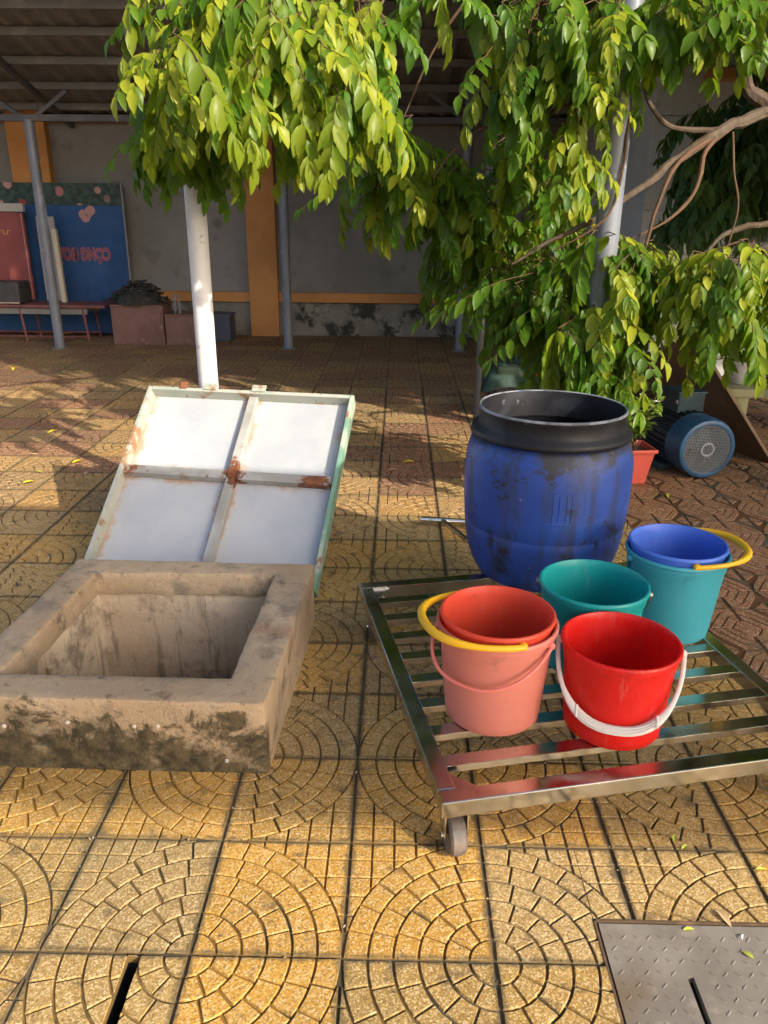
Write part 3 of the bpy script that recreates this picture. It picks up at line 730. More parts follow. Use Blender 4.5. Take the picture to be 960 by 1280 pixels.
# ================================================================== RIGHT REAR: motor, pot plant, board, bench, pots, tarp, poles
ax = Vector((.17, -.985, 0)).normalized(); mc = Vector((1.80, 3.03, 0))
MBL = basic('motor_blue', (.026, .095, .20), .42, .1, [(6, (.018, .06, .12), .4, .65), (20, (.16, .18, .2), .64, .74)], (30, .2, .003))
MTEAL = basic('motor_teal', (.014, .042, .055), .5, .1, [(6, (.010, .028, .036), .4, .65)])
MFIN = basic('motor_dark', (.03, .032, .035), .55, .2, [(8, (.06, .055, .05), .5, .7)]); MMESH = basic('motor_mesh', (.36, .40, .45), .4, .6, [(12, (.2, .2, .2), .55, .7)])
mot = thing('electric_motor', 'large blue electric motor with round mesh fan cover lying on the paving', 'motor', mc, math.atan2(ax.y, ax.x))
MX = Matrix.Translation((0, 0, .172)) @ Matrix.Rotation(R(90), 4, 'Y')      # lathe axis along local +x, the fan end at x=0
b = MB(); b.lathe([(.150, -.17), (.168, -.165), (.170, -.03), (.162, -.006), (.146, 0), (.138, -.002), (.136, -.012), (.160, -.03), (.162, -.16), (.150, -.17)], 48, mt=MX); fc = b.build('fan_cover', MBL, mot, smooth=True)
b = MB()
for k in range(-15, 16):
    o_ = k*.0088; L_ = math.sqrt(max(.136**2-o_*o_, 0))
    for q in (0, 1):
        A = Vector((-.006, -L_, o_)) if q == 0 else Vector((-.0045, o_, -L_)); B = Vector((-.006, L_, o_)) if q == 0 else Vector((-.0045, o_, L_))
        b.tube([A+Vector((0, 0, .172)), B+Vector((0, 0, .172))], .0012, 4, cap=False)
mg = b.build('grille', MMESH, fc)
b = MB(); b.lathe([(.030, -.008), (.040, -.008), (.040, .0), (.030, .0), (.030, -.008)], 24, mt=MX); b.build('grille_ring', MMESH, fc, smooth=True)
b = MB(); b.lathe([(0, -.08), (.035, -.08), (.035, -.03), (0, -.03)], 16, mt=MX)
for k in range(6):
    a = k*math.pi/3; b.box(Vector((-.06, .08*math.cos(a), .172+.08*math.sin(a))), (.05, .1, .008), Matrix.Rotation(a, 3, 'X'))
b.build('fan', MFIN, fc)
b = MB(); b.lathe([(.10, -.52), (.145, -.50), (.145, -.17), (.10, -.16)], 32, mt=MX)
bd = b.build('stator_body', MFIN, mot, smooth=True)
fm = MB(); fm.box((0, 0, 0), (.33, .006, .03)); fme = fm.mesh('cooling_fin', MFIN)
for k in range(22):
    a = R(-40)+k*R(260)/21; link('cooling_fin', fme, bd, (-.335, .155*math.cos(a), .172+.155*math.sin(a)), (a-R(90), 0, 0))
b = MB(); b.lathe([(.05, -.56), (.12, -.555), (.165, -.53), (.165, -.505), (.14, -.50)], 32, mt=MX); b.lathe([(.024, -.66), (.024, -.55)], 16, mt=MX); b.build('end_shield', MTEAL, mot, smooth=True)
b = MB(); b.box((-.33, 0, .375), (.19, .16, .11)); b.box((-.33, 0, .322), (.10, .10, .02)); b.box((-.33, 0, .436), (.205, .175, .014)); b.build('terminal_box', MTEAL, mot, bevel=.006)
for s in (-1, 1):
    b = MB(); b.box((-.33, s*.13, .02), (.28, .07, .04)); b.build('foot', MTEAL, mot, bevel=.006)
b = MB(); b.box((-.25, -.081, .385), (.02, .006, .02)); b.build('name_plate', MMESH, mot)

POTR = plastic('pot_red', (.70, .12, .085), .45, .12)
pp = gz(797, 603); pot = thing('potted_plant', 'small leafy plant with white flowers in square red pot beside the motor', 'potted plant', (1.375, 3.0, 0), R(8))
b = MB(); w0, w1, hp = .066, .098, .20
def ring(w_, z): return [(-w_, -w_, z), (w_, -w_, z), (w_, w_, z), (-w_, w_, z)]
rings = [ring(w0, 0), ring(w1-.006, hp-.022), ring(w1+.006, hp-.02), ring(w1+.006, hp), ring(w1-.004, hp), ring(w1-.010, hp-.03)]
vs = [p for r_ in rings for p in r_]; fs = [(0,3,2,1)]
for k in range(len(rings)-1):
    for i in range(4): fs.append((4*k+i, 4*k+(i+1) % 4, 4*k+4+(i+1) % 4, 4*k+4+i))
fs.append(tuple(4*(len(rings)-1)+i for i in range(4))); b.add(vs, fs); b.build('pot', POTR, pot, bevel=.006)
b = MB(); b.add(ring(w1-.012, hp-.028), [(0,1,2,3)]); b.build('soil', basic('soil', (.05, .035, .022), .95, 0, (), (40, .8, .01)), pot)

# ---- leaf geometry
def leaflet(mb, p, d, up, l, w_, curl=.3, age=None, tones=None, n=4):
    d = d.normalized(); s = d.cross(up)
    if s.length < 1e-4: s = d.orthogonal()
    s.normalize(); nrm = s.cross(d).normalized()
    prof = {4: ((0, .06), (.22, .72), (.5, 1), (.8, .62), (1, .02)), 3: ((0, .08), (.33, .95), (.7, .8), (1, .02)), 2: ((0, .1), (.45, 1), (1, .03))}[n]
    vs = []
    for t, ww in prof:
        c = p+d*(l*t)-nrm*(curl*l*t*t); e = nrm*(w_*.22*ww)
        vs += [c-s*(w_*.5*ww)+e, c, c+s*(w_*.5*ww)+e]
    fs = []
    for i in range(len(prof)-1):
        a = 3*i; fs += [(a, a+1, a+4, a+3), (a+1, a+2, a+5, a+4)]
    mb.add(vs, fs)
    if tones is not None: tones += [age or 0]*len(vs)
def spray(seed, n=10, L=.26, ll=.115, lw=.040, droop=1.0, young_lit=0., res=4, mb=None, tones=None):
    """a hanging pinnate leaf: rachis from the origin out along +x and down"""
    rd = random.Random(seed); mb = mb or MB(); tones = tones if tones is not None else []
    d = Vector((math.cos(.35*droop), 0, -math.sin(.35*droop))); p = Vector((0, 0, 0)); pts = [p.copy()]; k = max(4, n//2)
    for i in range(k):
        d = (d+Vector((rd.uniform(-.12, .12), rd.uniform(-.16, .16), -.30*droop))).normalized(); p = p+d*(L/k); pts.append(p.copy())
    o = len(mb.v); mb.tube(pts, [.0022*(1-.6*i/k) for i in range(k+1)], 4, m=1, cap=False); tones += [0]*(len(mb.v)-o)
    for i in range(1, k+1):
        ax_ = (pts[i]-pts[i-1]).normalized(); sd_ = ax_.cross(Vector((0, 0, 1)))
        if sd_.length < .05: sd_ = Vector((0, 1, 0))
        sd_.normalize(); up = sd_.cross(ax_)
        for s in (-1, 1):
            f = .75+.35*math.sin(math.pi*min(1, (i+.3)/k))
            dd = ax_*rd.uniform(.55, .9)+sd_*(s*rd.uniform(.5, .8))+Vector((0, 0, -rd.uniform(.35, .75)*droop))
            nn = up+sd_*(s*.25)+Vector((rd.uniform(-.4, .4), rd.uniform(-.4, .4), .3))
            a = young_lit*rd.uniform(.4, 1) if rd.random() < .8 else rd.uniform(0, .25)
            leaflet(mb, pts[i]-ax_*rd.uniform(0, L/k*.6), dd, nn, ll*f*rd.uniform(.68, 1.2), lw*f*rd.uniform(.75, 1.12), rd.uniform(.12, .45), a, tones, res)
    leaflet(mb, pts[-1], d+Vector((0, 0, -.3)), Vector((1, 0, .4)), ll*.95, lw, .3, young_lit*.8, tones, res)
    return mb, tones
def leafmesh(name, mb, tones, mats, smooth=True):
    me = mb.mesh(name, mats); at = me.attributes.new('leaf_tone', 'FLOAT', 'POINT'); at.data.foreach_set('value', tones)
    if smooth: me.polygons.foreach_set('use_smooth', [True]*len(me.polygons))
    return me
def put(mb, tones, src, sages, M):
    o = len(mb.v); mb.v += [tuple(M @ Vector(p)) for p in src.v]; mb.f += [tuple(i+o for i in q) for q in src.f]; mb.m += src.m; tones += sages

# pot plant foliage
mb, ag = MB(), []; rd = random.Random(5); stems = MB(); flowers = MB()
for k in range(15):
    a = rd.uniform(0, 6.28); r_ = rd.uniform(.03, .19); zt = rd.uniform(.30, .52); tip = Vector((r_*math.cos(a), r_*math.sin(a), zt))
    base = Vector((rd.uniform(-.03, .03), rd.uniform(-.03, .03), .18)); mid = base.lerp(tip, .5)+Vector((0, 0, .05))
    stems.tube([base, mid, tip], [.004, .003, .002], 5)
    for q in range(20):
        c = base.lerp(tip, rd.uniform(.35, 1.05)); dd = Vector((rd.uniform(-1, 1), rd.uniform(-1, 1), rd.uniform(-.3, .6)))
        leaflet(mb, c, dd, Vector((0, 0, 1)), rd.uniform(.04, .065), rd.uniform(.02, .03), .25, rd.uniform(0, .7), ag, 3)
    if k < 4:
        for q in range(5): leaflet(flowers, tip+Vector((0, 0, .02)), Vector((math.cos(q*1.256), math.sin(q*1.256), .4)), Vector((0, 0, 1)), .020, .015, .1, n=2)
o = link('foliage', leafmesh('foliage', mb, ag, [LEAFP]), pot); stems.build('stems', TWIG, pot, smooth=True)
tag(flowers.build('flowers', basic('petal', (.75, .68, .66), .6), pot), kind='stuff'); tag(o, kind='stuff')

PLY = basic('plywood', (.155, .080, .034), .8, 0, [(3, (.10, .052, .024), .4, .62), (16, (.21, .12, .06), .6, .75)], (25, .3, .004))
P2 = Vector((2.31, 3.34, .0)); P1 = Vector((1.80, 3.52, .72)); E_ = (P2-P1).normalized(); F_ = Vector((-.42, .90, 0)); F_ = (F_-E_*F_.dot(E_)).normalized(); N_ = E_.cross(F_).normalized()*.016
bd_ = thing('plywood_board', 'brown plywood board leaning over the motor', 'board', P2)
b = MB(); Q = [P1, P2, P2+F_*.95, P1+F_*.95]; b.hexa([p+Vector((0, 0, .008)) for p in Q]+[p+N_+Vector((0, 0, .008)) for p in Q])
b.build('sheet', PLY, bd_, world=True, bevel=.002)
b = MB(); b.tube([P1+N_*.5-F_*.006+Vector((0, 0, .008)), P2+N_*.5-F_*.006+Vector((0, 0, .008))], .011, 4); b.build('edge_batten', basic('batten', (.30, .20, .12), .8, 0, [(14, (.2, .13, .08), .45, .6)]), bd_, world=True)
STONE = basic('bench_stone', (.30, .29, .16), .85, 0, [(7, (.18, .19, .08), .45, .6), (20, (.12, .11, .08), .6, .72)], (30, .5, .006))
BX, BY = 2.75, 4.12
bn = thing('stone_bench', 'mossy low stone bench under the clay pots', 'bench', (BX, BY, 0))
b = MB(); b.box((0, 0, .30), (1.1, .42, .055)); b.build('slab', STONE, bn, bevel=.01)
for s in (-.42, .42):
    b = MB(); b.box((s, 0, .136), (.12, .36, .272)); b.build('leg', STONE, bn, bevel=.01)
CLAY = basic('pot_clay', (.36, .31, .25), .8, 0, [(6, (.25, .21, .16), .4, .6), (18, (.16, .15, .10), .6, .7)], (30, .3, .004)); CLAYW = basic('pot_white', (.55, .52, .48), .7, 0, [(6, (.4, .37, .33), .45, .65)])
for x, s, m, lab in ((-.37, .8, CLAYW, 'small pale flower pot at the free end of the stone bench'), (-.08, 1.15, CLAY, 'large beige clay pot standing on the stone bench'), (.28, 1.0, CLAYW, 'white flower pot beside the large clay pot')):
    t = thing('flower_pot', lab, 'pot', (BX+x, BY, .3275)); b = MB()
    b.lathe([(r_*s, z*s) for r_, z in ((.0, 0), (.075, 0), (.085, .01), (.115, .10), (.125, .16), (.140, .165), (.140, .195), (.128, .195), (.12, .15), (0, .15))], 32); b.build('body', m, t, smooth=True)
    mb, ag = MB(), []; rd = random.Random(int(x*100)+60)
    for q in range(40):
        a = rd.uniform(0, 6.28); leaflet(mb, Vector((rd.uniform(-.05, .05), rd.uniform(-.05, .05), .15*s+rd.uniform(0, .05))), Vector((math.cos(a), math.sin(a), rd.uniform(.3, 1.6))), Vector((0, 0, 1)), rd.uniform(.12, .24), .035, .5, 0, ag, 3)
    tag(link('foliage', leafmesh('foliage', mb, ag, [LEAFD]), t), kind='stuff')
# red basin under green tarp, poles
bs = thing('red_basin', 'red plastic tub partly covered in the dark behind the drum', 'tub', (1.03, 4.5, 0))
b = MB(); b.lathe([(0, .01), (.13, 0), (.16, .30), (.175, .31), (.175, .33), (.16, .33), (.125, .03), (0, .02)], 40); b.build('shell', REDP, bs, smooth=True)
tp = MB(); N = 18; vs = []; rd = random.Random(3)
for i in range(N+1):
    for j in range(N+1):
        u, v_ = i/N*2-1, j/N*2-1; r_ = max(abs(u), abs(v_)); z = .40-.13*r_**2.2+.02*math.sin(u*5+v_*3)+.012*math.sin(v_*9)
        vs.append((.98+u*.30, 4.52+v_*.26, max(z, .02) if r_ < 1 else z-.03))
fs = [(i*(N+1)+j, (i+1)*(N+1)+j, (i+1)*(N+1)+j+1, i*(N+1)+j+1) for i in range(N) for j in range(N)]
tp.add(vs, fs); tp.add([(x, y, z-.004) for x, y, z in vs], [q[::-1] for q in fs]); to = tp.build('tarpaulin', basic('tarp_green', (.016, .042, .032), .6, 0, [(6, (.028, .062, .046), .45, .65)]), None, smooth=True)
tag(to, 'dark green tarpaulin draped over the red tub', 'tarpaulin')
bx_ = thing('storage_crate', 'dark crate of clutter beside the red tub', 'crate', (.86, 4.5, 0)); b = MB(); b.box((0, 0, .15), (.14, .36, .3)); b.build('body', DPOST, bx_, bevel=.01); b = MB(); b.box((0, 0, .34), (.16, .38, .08)); b.build('cover', basic('cover_cloth', (.02, .035, .02), .9), bx_, bevel=.02)
post('pipe_post', .655, 4.3, 1.9, .024, DPOST, 'thin dark steel post behind the rim of the blue drum', collar=False)
post('wooden_stake', .74, 4.42, 1.5, .013, TWIG, 'slim reddish wooden stake beside the dark steel post', 'stake', collar=False)

# ================================================================== SHED CONTENTS (left rear)
BLUEB = basic('banner_blue', (.014, .066, .19), .7, 0, [(2, (.010, .05, .15), .4, .65)], (20, .2, .006), 'World')
def floral():
    m = NT('floral_print'); c = m.coord('Object'); v = m.voro(9, c, 'Color'); f = m.xyz(v)[0]; n = m.noise(14, 4, c)
    d = m.voro(9, c, 'Distance')
    cc = m.mix(m.ramp(n, .4, .6), (.015, .035, .03), (.04, .075, .055)); fl = m.math('MULTIPLY', m.ramp(f, .58, .64), m.ramp(d, .52, .38))
    cc = m.mix(fl, cc, m.mix(m.ramp(f, .82, .86), (.42, .22, .21), (.30, .05, .05))); m.set(cc, .7); return m.mat
FLOR = floral()
YN = 8.18
bl = thing('banner_board', 'blue notice banner with upside down red lettering and floral strip', 'banner', (-3.8, YN, 0))
A = gy(150, 230, YN); x1 = A.x; zb = .02; zt = 1.66; zf = 1.43
b = MB(); b.box(((x1-4.75)/2, YN+.012, (zb+zt)/2), (x1+4.75, .024, zt-zb)); b.build('panel', BLUEB, bl, world=True)
b = MB(); b.box(((x1-4.75)/2, YN-.006, (zf+zt)/2), (x1+4.75, .006, zt-zf)); b.build('floral_strip', FLOR, bl, world=True)
b = MB()
for (xp, yp) in ((110, 266), (107, 272), (113, 263), (104, 268)):
    c = gy(xp, yp, YN-.008); b.lathe([(0, -.002), (.055, -.002), (.04, .003), (0, .003)], 7, mt=Matrix.Translation(c) @ Matrix.Rotation(R(90), 4, 'X'))
b.build('printed_flower', basic('flower_print', (.42, .24, .23), .7), bl, world=True)
b = MB(); b.box((x1+.008, YN+.01, (zb+zt)/2), (.016, .034, zt-zb)); b.build('edge_strip', basic('edge_grey', (.2, .2, .21), .6), bl, world=True)
def letters(txt, size, offs, m, parent, center, rotz180, name, dy):
    cu = bpy.data.curves.new('txt', 'FONT'); cu.body = txt; cu.size = size; cu.offset = offs; cu.extrude = .0008; cu.align_x = 'LEFT'; cu.resolution_u = 3
    to_ = bpy.data.objects.new('txt', cu); COL.objects.link(to_); bpy.context.view_layer.update()
    me = bpy.data.meshes.new_from_object(to_.evaluated_get(bpy.context.evaluated_depsgraph_get())); bpy.data.objects.remove(to_)
    me.materials.clear(); me.materials.append(m)
    Mx = Matrix.Rotation(R(180), 4, 'Y') @ Matrix.Rotation(R(90), 4, 'X') if rotz180 else Matrix.Rotation(R(90), 4, 'X')
    me.transform(Matrix.Diagonal((.62, 1, 1, 1)))
    me.transform(Matrix.Translation(Vector(center)-parent.location+Vector((0, dy, 0))) @ Mx)
    return link(name, me, parent)
rp = gy(137, 311, YN-.008)
LR = basic('letter_red', (.40, .10, .09), .6); LB = basic('letter_dark', (.10, .07, .13), .6)
letters('CÔNG ĐOÀN', .178, .012, LR, bl, rp, True, 'lettering', .0)
letters('CÔNG ĐOÀN', .178, .0, LB, bl, rp, True, 'lettering', -.003)
# red board, white framed board, pale panel
rb = thing('red_board', 'dark red board with gold lettering and grey top rail behind the table', 'board', (-4.4, 8.02, .40))
pA, pB = gy(-70, 272, 8.0), gy(44, 370, 8.0)
REDB = basic('board_red', (.21, .045, .04), .6, 0, [(2, (.16, .035, .032), .4, .65)])
b = MB(); b.box(((pA.x+pB.x)/2, 8.01, (1.35+.42)/2), (pB.x-pA.x, .03, .93)); b.build('panel', REDB, rb, world=True, bevel=.003)
b = MB(); b.box(((pA.x+pB.x)/2, 8.0, 1.40), (pB.x-pA.x+.04, .05, .085)); b.build('top_rail', basic('rail_grey', (.34, .33, .30), .7), rb, world=True, bevel=.004)
b = MB(); b.box((pB.x-.018, 7.985, .88), (.012, .012, .92)); b.build('edge_strip', basic('strip_pink', (.38, .18, .16), .6), rb, world=True)
gA = gy(-22, 290, 7.99)
b = MB()
for k in range(6):
    x = gA.x+.045+k*.047; b.box((x, 7.993, gA.z), (.008, .004, .045)); b.box((x+.018, 7.993, gA.z-.018+.036*(k % 2)), (.03, .004, .008))
b.build('gold_lettering', basic('gold', (.45, .28, .08), .5), rb, world=True)
wbD = thing('grey_panel', 'narrow grey panel leaning between the red board and the blue banner', 'panel', (-3.9, 8.0, .40))
pA, pB = gy(47, 285, 7.98), gy(70, 372, 7.98)
b = MB(); b.box((-3.83, 7.99, .86), (.20, .02, .90)); b.build('panel', basic('panel_grey', (.25, .24, .235), .7), wbD, world=True)
pc = thing('cream_panel', 'thin cream board standing on edge beside the blue banner', 'board', (-3.7, 7.93, .40))
q0, q1 = gy(61, 286, 7.92), gy(70, 372, 7.92)
b = MB(); b.box((q0.x+.06, 7.93, (q0.z+.40)/2), (.05, .05, q0.z-.40), Matrix.Rotation(R(-1), 3, 'Y')); b.build('panel', basic('panel_cream', (.48, .42, .31), .7), pc, world=True)
TBL = basic('table_redbrown', (.17, .055, .045), .6, 0, [(5, (.12, .04, .035), .45, .65)])
tb = thing('low_table', 'low red brown metal table under the stored boards', 'table', (-4.0, 7.82, 0))
tr_ = gy(134, 378, 7.7).x
b = MB(); b.box(((tr_-5.0)/2, 7.82, .385), (tr_+5.0, .42, .03)); b.build('top', TBL, tb, world=True, bevel=.004)
for x in (-4.62, -4.1, -3.40):
    for y in (7.64, 8.0):
        b = MB(); b.tube([(x, y, .372), (x+.035, y, 0)], .014, 6); b.build('leg', TBL, tb, world=True, smooth=True)
for y in (7.64, 8.0):
    b = MB(); b.tube([(-4.95, y, .055), (-3.37, y, .055)], .011, 6); b.build('stretcher', TBL, tb, world=True, smooth=True)
    b = MB(); b.box((-4.1, y, .33), (1.5, .012, .06)); b.build('apron', basic('apron_grey', (.16, .15, .13), .8), tb, world=True)
kb = thing('black_case', 'black case lying on the low table before the red board', 'case', (-4.45, 7.78, .4002))
b = MB(); b.box((0, 0, .12), (.75, .30, .24)); b.build('body', basic('case_black', (.035, .032, .032), .5, 0, [(10, (.06, .055, .05), .5, .7)], (40, .6, .006)), kb, bevel=.03, seg=4)
b = MB(); b.box((.12, -.157, .018), (.5, .012, .014)); b.build('trim', CHROME, kb)
CARD = basic('box_brown', (.165, .085, .065), .75, 0, [(3, (.13, .065, .05), .4, .65), (14, (.22, .13, .1), .62, .74)], (20, .2, .004))
fx0, fx1, fx2 = gy(141, 420, 7.46).x, gy(206, 420, 7.46).x, gy(252, 420, 7.46).x
c1 = thing('brown_cabinet', 'taller brown cabinet carrying the heap of black netting', 'cabinet', ((fx0+fx1)/2, 7.66, 0)); w1_ = fx1-fx0
c2 = thing('brown_cabinet', 'shorter brown cabinet behind the white post', 'cabinet', ((fx1+fx2)/2+.01, 7.66, 0)); w2_ = fx2-fx1
for c_, w_, h_ in ((c1, w1_, .41), (c2, w2_, .315)):
    b = MB(); b.box((0, .0, h_/2), (w_-.006, .38, h_)); b.build('body', CARD, c_, bevel=.006)
    b = MB(); b.box((0, -.196, h_/2), (w_-.05, .010, h_-.05)); b.build('door', CARD, c_, bevel=.003)
    b = MB(); b.box((0, -.006, h_+.008), (w_+.004, .40, .016)); b.build('top_board', CARD, c_, bevel=.003)
NET = basic('netting_black', (.022, .021, .02), .85, 0, [(20, (.06, .05, .042), .5, .7)], (60, .9, .02))
rd = random.Random(9); b = MB()
for k in range(170):
    x = rd.gauss(-.02, .17); x = max(-.34, min(.42, x)); z = rd.uniform(0, 1)*(.27*math.exp(-(x+.02)**2/.06))
    p = Vector((x, rd.uniform(-.13, .13), .434+z*.85)); dd = Vector((rd.uniform(-1, 1), rd.uniform(-1, 1), rd.uniform(-.25, .15))).normalized()*rd.uniform(.04, .08)
    if p.z < .47 and p.x > w1_/2-.05: continue
    lo = .434+.007
    pts = [p-dd, p+Vector((rd.uniform(-.03, .03), rd.uniform(-.03, .03), rd.uniform(-.02, .03))), p+dd]
    b.tube([Vector((q.x, q.y, max(q.z, lo))) for q in pts], rd.uniform(.006, .014), 5)
b.lathe([(0, 0), (.26, 0), (.22, .07), (.12, .15), (0, .19)], 14, c=(-.02, 0, .427))
nb = b.build('netting_heap', NET, None); nb.location = (c1.location.x, c1.location.y, 0); tag(nb, 'heap of tangled black netting on the taller brown cabinet', 'netting')
for dx in (0, .05):
    b = MB(); b.lathe([(.012, 0), (.012, .20), (.009, .20), (.009, .0)], 10); o = b.build('pipe_offcut', PVCG, None, smooth=True); o.location = (c2.location.x-.10+dx, 7.56, .331); tag(o, 'short grey pipe standing upright on the shorter brown cabinet, ' + ('beside the netting' if dx == 0 else 'next to the white post'), 'pipe', 'pipe offcuts on the cabinet')
cr = thing('blue_crate', 'dark blue plastic crate by the foot of the orange column', 'crate', (-1.98, 7.95, 0)); b = MB(); b.box((0, 0, .14), (.34, .3, .28)); b.build('body', basic('crate_blue', (.05, .06, .09), .6), cr, bevel=.012)
b = MB(); b.box((0, 0, .285), (.37, .33, .022)); b.build('rim', basic('crate_rim', (.06, .07, .10), .6), cr, bevel=.006)
for k in range(5):
    b = MB(); b.box((-.13+k*.065, -.152, .14), (.012, .008, .22)); b.build('rib', basic('crate_rib', (.06, .07, .10), .6) if k == 0 else bpy.data.materials['crate_rib'], cr)

# ================================================================== TREES
tree = thing('leaning_tree', 'bright green tree with long drooping pinnate leaves overhanging the courtyard', 'tree', (2.42, 2.72, 0))
TL = tree.location
def limb(pts, rs, name='branch', m=BARK, par=tree, n=8, sm=6):
    P = [Vector(p) for p in pts]; out = []; rr_ = []
    for i in range(len(P)-1):
        p0, p1, p2, p3 = P[max(i-1, 0)], P[i], P[i+1], P[min(i+2, len(P)-1)]
        for k in range(sm):
            t_ = k/sm; out.append(.5*((2*p1)+(p2-p0)*t_+(2*p0-5*p1+4*p2-p3)*t_*t_+(3*p1-p0-3*p2+p3)*t_**3)); rr_.append(rs[i]+(rs[i+1]-rs[i])*t_)
    out.append(P[-1]); rr_.append(rs[-1])
    out = [p+noise.noise_vector(p*9)*min(.02, rr_[i]*.8) if 0 < i < len(out)-1 else p for i, p in enumerate(out)]; rr_ = [q*(.82 if name == 'branch' else 1)*(1+.28*noise.noise(out[i]*14)) for i, q in enumerate(rr_)]; b = MB(); b.tube(out, rr_, n); return b.build(name, m, par, smooth=True, world=True)
limb([(2.42, 2.72, -.05), (2.40, 2.74, .5), (2.30, 2.80, 1.1), (2.10, 2.85, 1.65), (2.02, 2.86, 1.95), (2.1, 2.9, 2.6), (2.2, 3.0, 3.4), (2.4, 3.1, 4.3)], [.105, .085, .078, .070, .062, .055, .045, .025], 'trunk', BARK, tree, 12)
hub = gy(975, 138, 2.86)
def pp_(*a): return [gy(x, y, Y) for x, y, Y in a]
limb([hub]+pp_((905, 162, 2.75), (860, 190, 2.68), (800, 235, 2.60), (740, 277, 2.55), (690, 300, 2.5), (640, 330, 2.5)), [.036, .030, .026, .020, .016, .012, .006])
limb([hub]+pp_((938, 112, 2.85), (922, 62, 2.82), (916, 0, 2.8), (900, -80, 2.75), (860, -160, 2.6)), [.05, .040, .034, .030, .026, .016])
limb(pp_((912, 160, 2.76), (882, 188, 2.70), (866, 245, 2.66), (836, 275, 2.62), (790, 298, 2.6)), [.020, .014, .012, .009, .004], m=TWIG)
limb(pp_((905, 162, 2.75), (850, 162, 2.72), (822, 142, 2.68), (806, 108, 2.66), (800, 40, 2.6)), [.018, .014, .012, .010, .006])
limb(pp_((916, 165, 2.72), (918, 215, 2.68), (922, 260, 2.66), (908, 315, 2.64)), [.007, .006, .005, .003], m=TWIG)
limb(pp_((790, -30, 2.4), (792, 90, 2.40), (772, 240, 2.36), (742, 285, 2.36), (690, 315, 2.4)), [.010, .008, .007, .006, .003], m=TWIG)
limb(pp_((985, 275, 2.9), (912, 290, 2.86), (880, 322, 2.84), (866, 345, 2.82)), [.022, .014, .011, .006])
limb(pp_((850, 380, 2.7), (828, 400, 2.62), (792, 416, 2.56), (738, 431, 2.5)), [.010, .008, .006, .003], m=TWIG)
limb(pp_((720, 90, 2.55), (680, 150, 2.55), (605, 160, 2.55), (562, 195, 2.5), (542, 222, 2.5)), [.010, .008, .007, .005, .003], m=TWIG)
limb(pp_((490, -30, 2.1), (470, 20, 2.05), (436, 96, 2.0), (425, 120, 2.0)), [.008, .006, .004, .003], m=TWIG)
limb(pp_((392, -30, 1.95), (388, 20, 1.92), (380, 55, 1.9)), [.007, .005, .003], m=TWIG)
limb(pp_((358, -30, 1.95), (362, 10, 1.92), (366, 36, 1.9)), [.005, .004, .003], m=TWIG)
limb(pp_((905, 162, 2.75), (840, 215, 2.6), (800, 330, 2.55), (770, 420, 2.52), (740, 470, 2.5)), [.014, .011, .009, .006, .003], m=TWIG)
# arms that carry the foliage overhead, above the picture
limb([(2.12, 2.9, 2.55), (1.5, 2.6, 2.66), (.8, 2.35, 2.62), (.2, 2.15, 2.52), (-.35, 2.0, 2.40), (-.8, 1.92, 2.28)], [.045, .038, .030, .022, .015, .006])
limb([(.8, 2.35, 2.62), (.5, 2.5, 2.35), (.25, 2.6, 2.05), (.1, 2.6, 1.75)], [.014, .010, .007, .003], m=TWIG)
limb([(1.5, 2.6, 2.66), (1.1, 2.4, 2.3), (.75, 2.45, 1.95), (.6, 2.5, 1.6)], [.014, .010, .007, .003], m=TWIG)
for k in range(9):
    rd = random.Random(k+70); a = k*.7; limb([(2.2, 3.0, 3.2), (2.2+1.0*math.cos(a), 3.3+.8*math.sin(a), 3.6), (2.3+2.2*math.cos(a), 3.6+1.5*math.sin(a), 4.0+rd.uniform(-.3, .5))], [.035, .022, .008], sm=2, n=6)

VAR = []
for k in range(10):
    mb, ag = spray(k*13+3, n=12+2*(k % 3), L=.23+.025*(k % 4), ll=.076+.006*(k % 3), lw=.038, droop=(.45, .8, 1.15)[k % 3], young_lit=(.0, .15, .5, .05, .9)[k % 5]); VAR.append((mb, ag, leafmesh('leaf_spray', mb, ag, [LEAF, TWIG])))
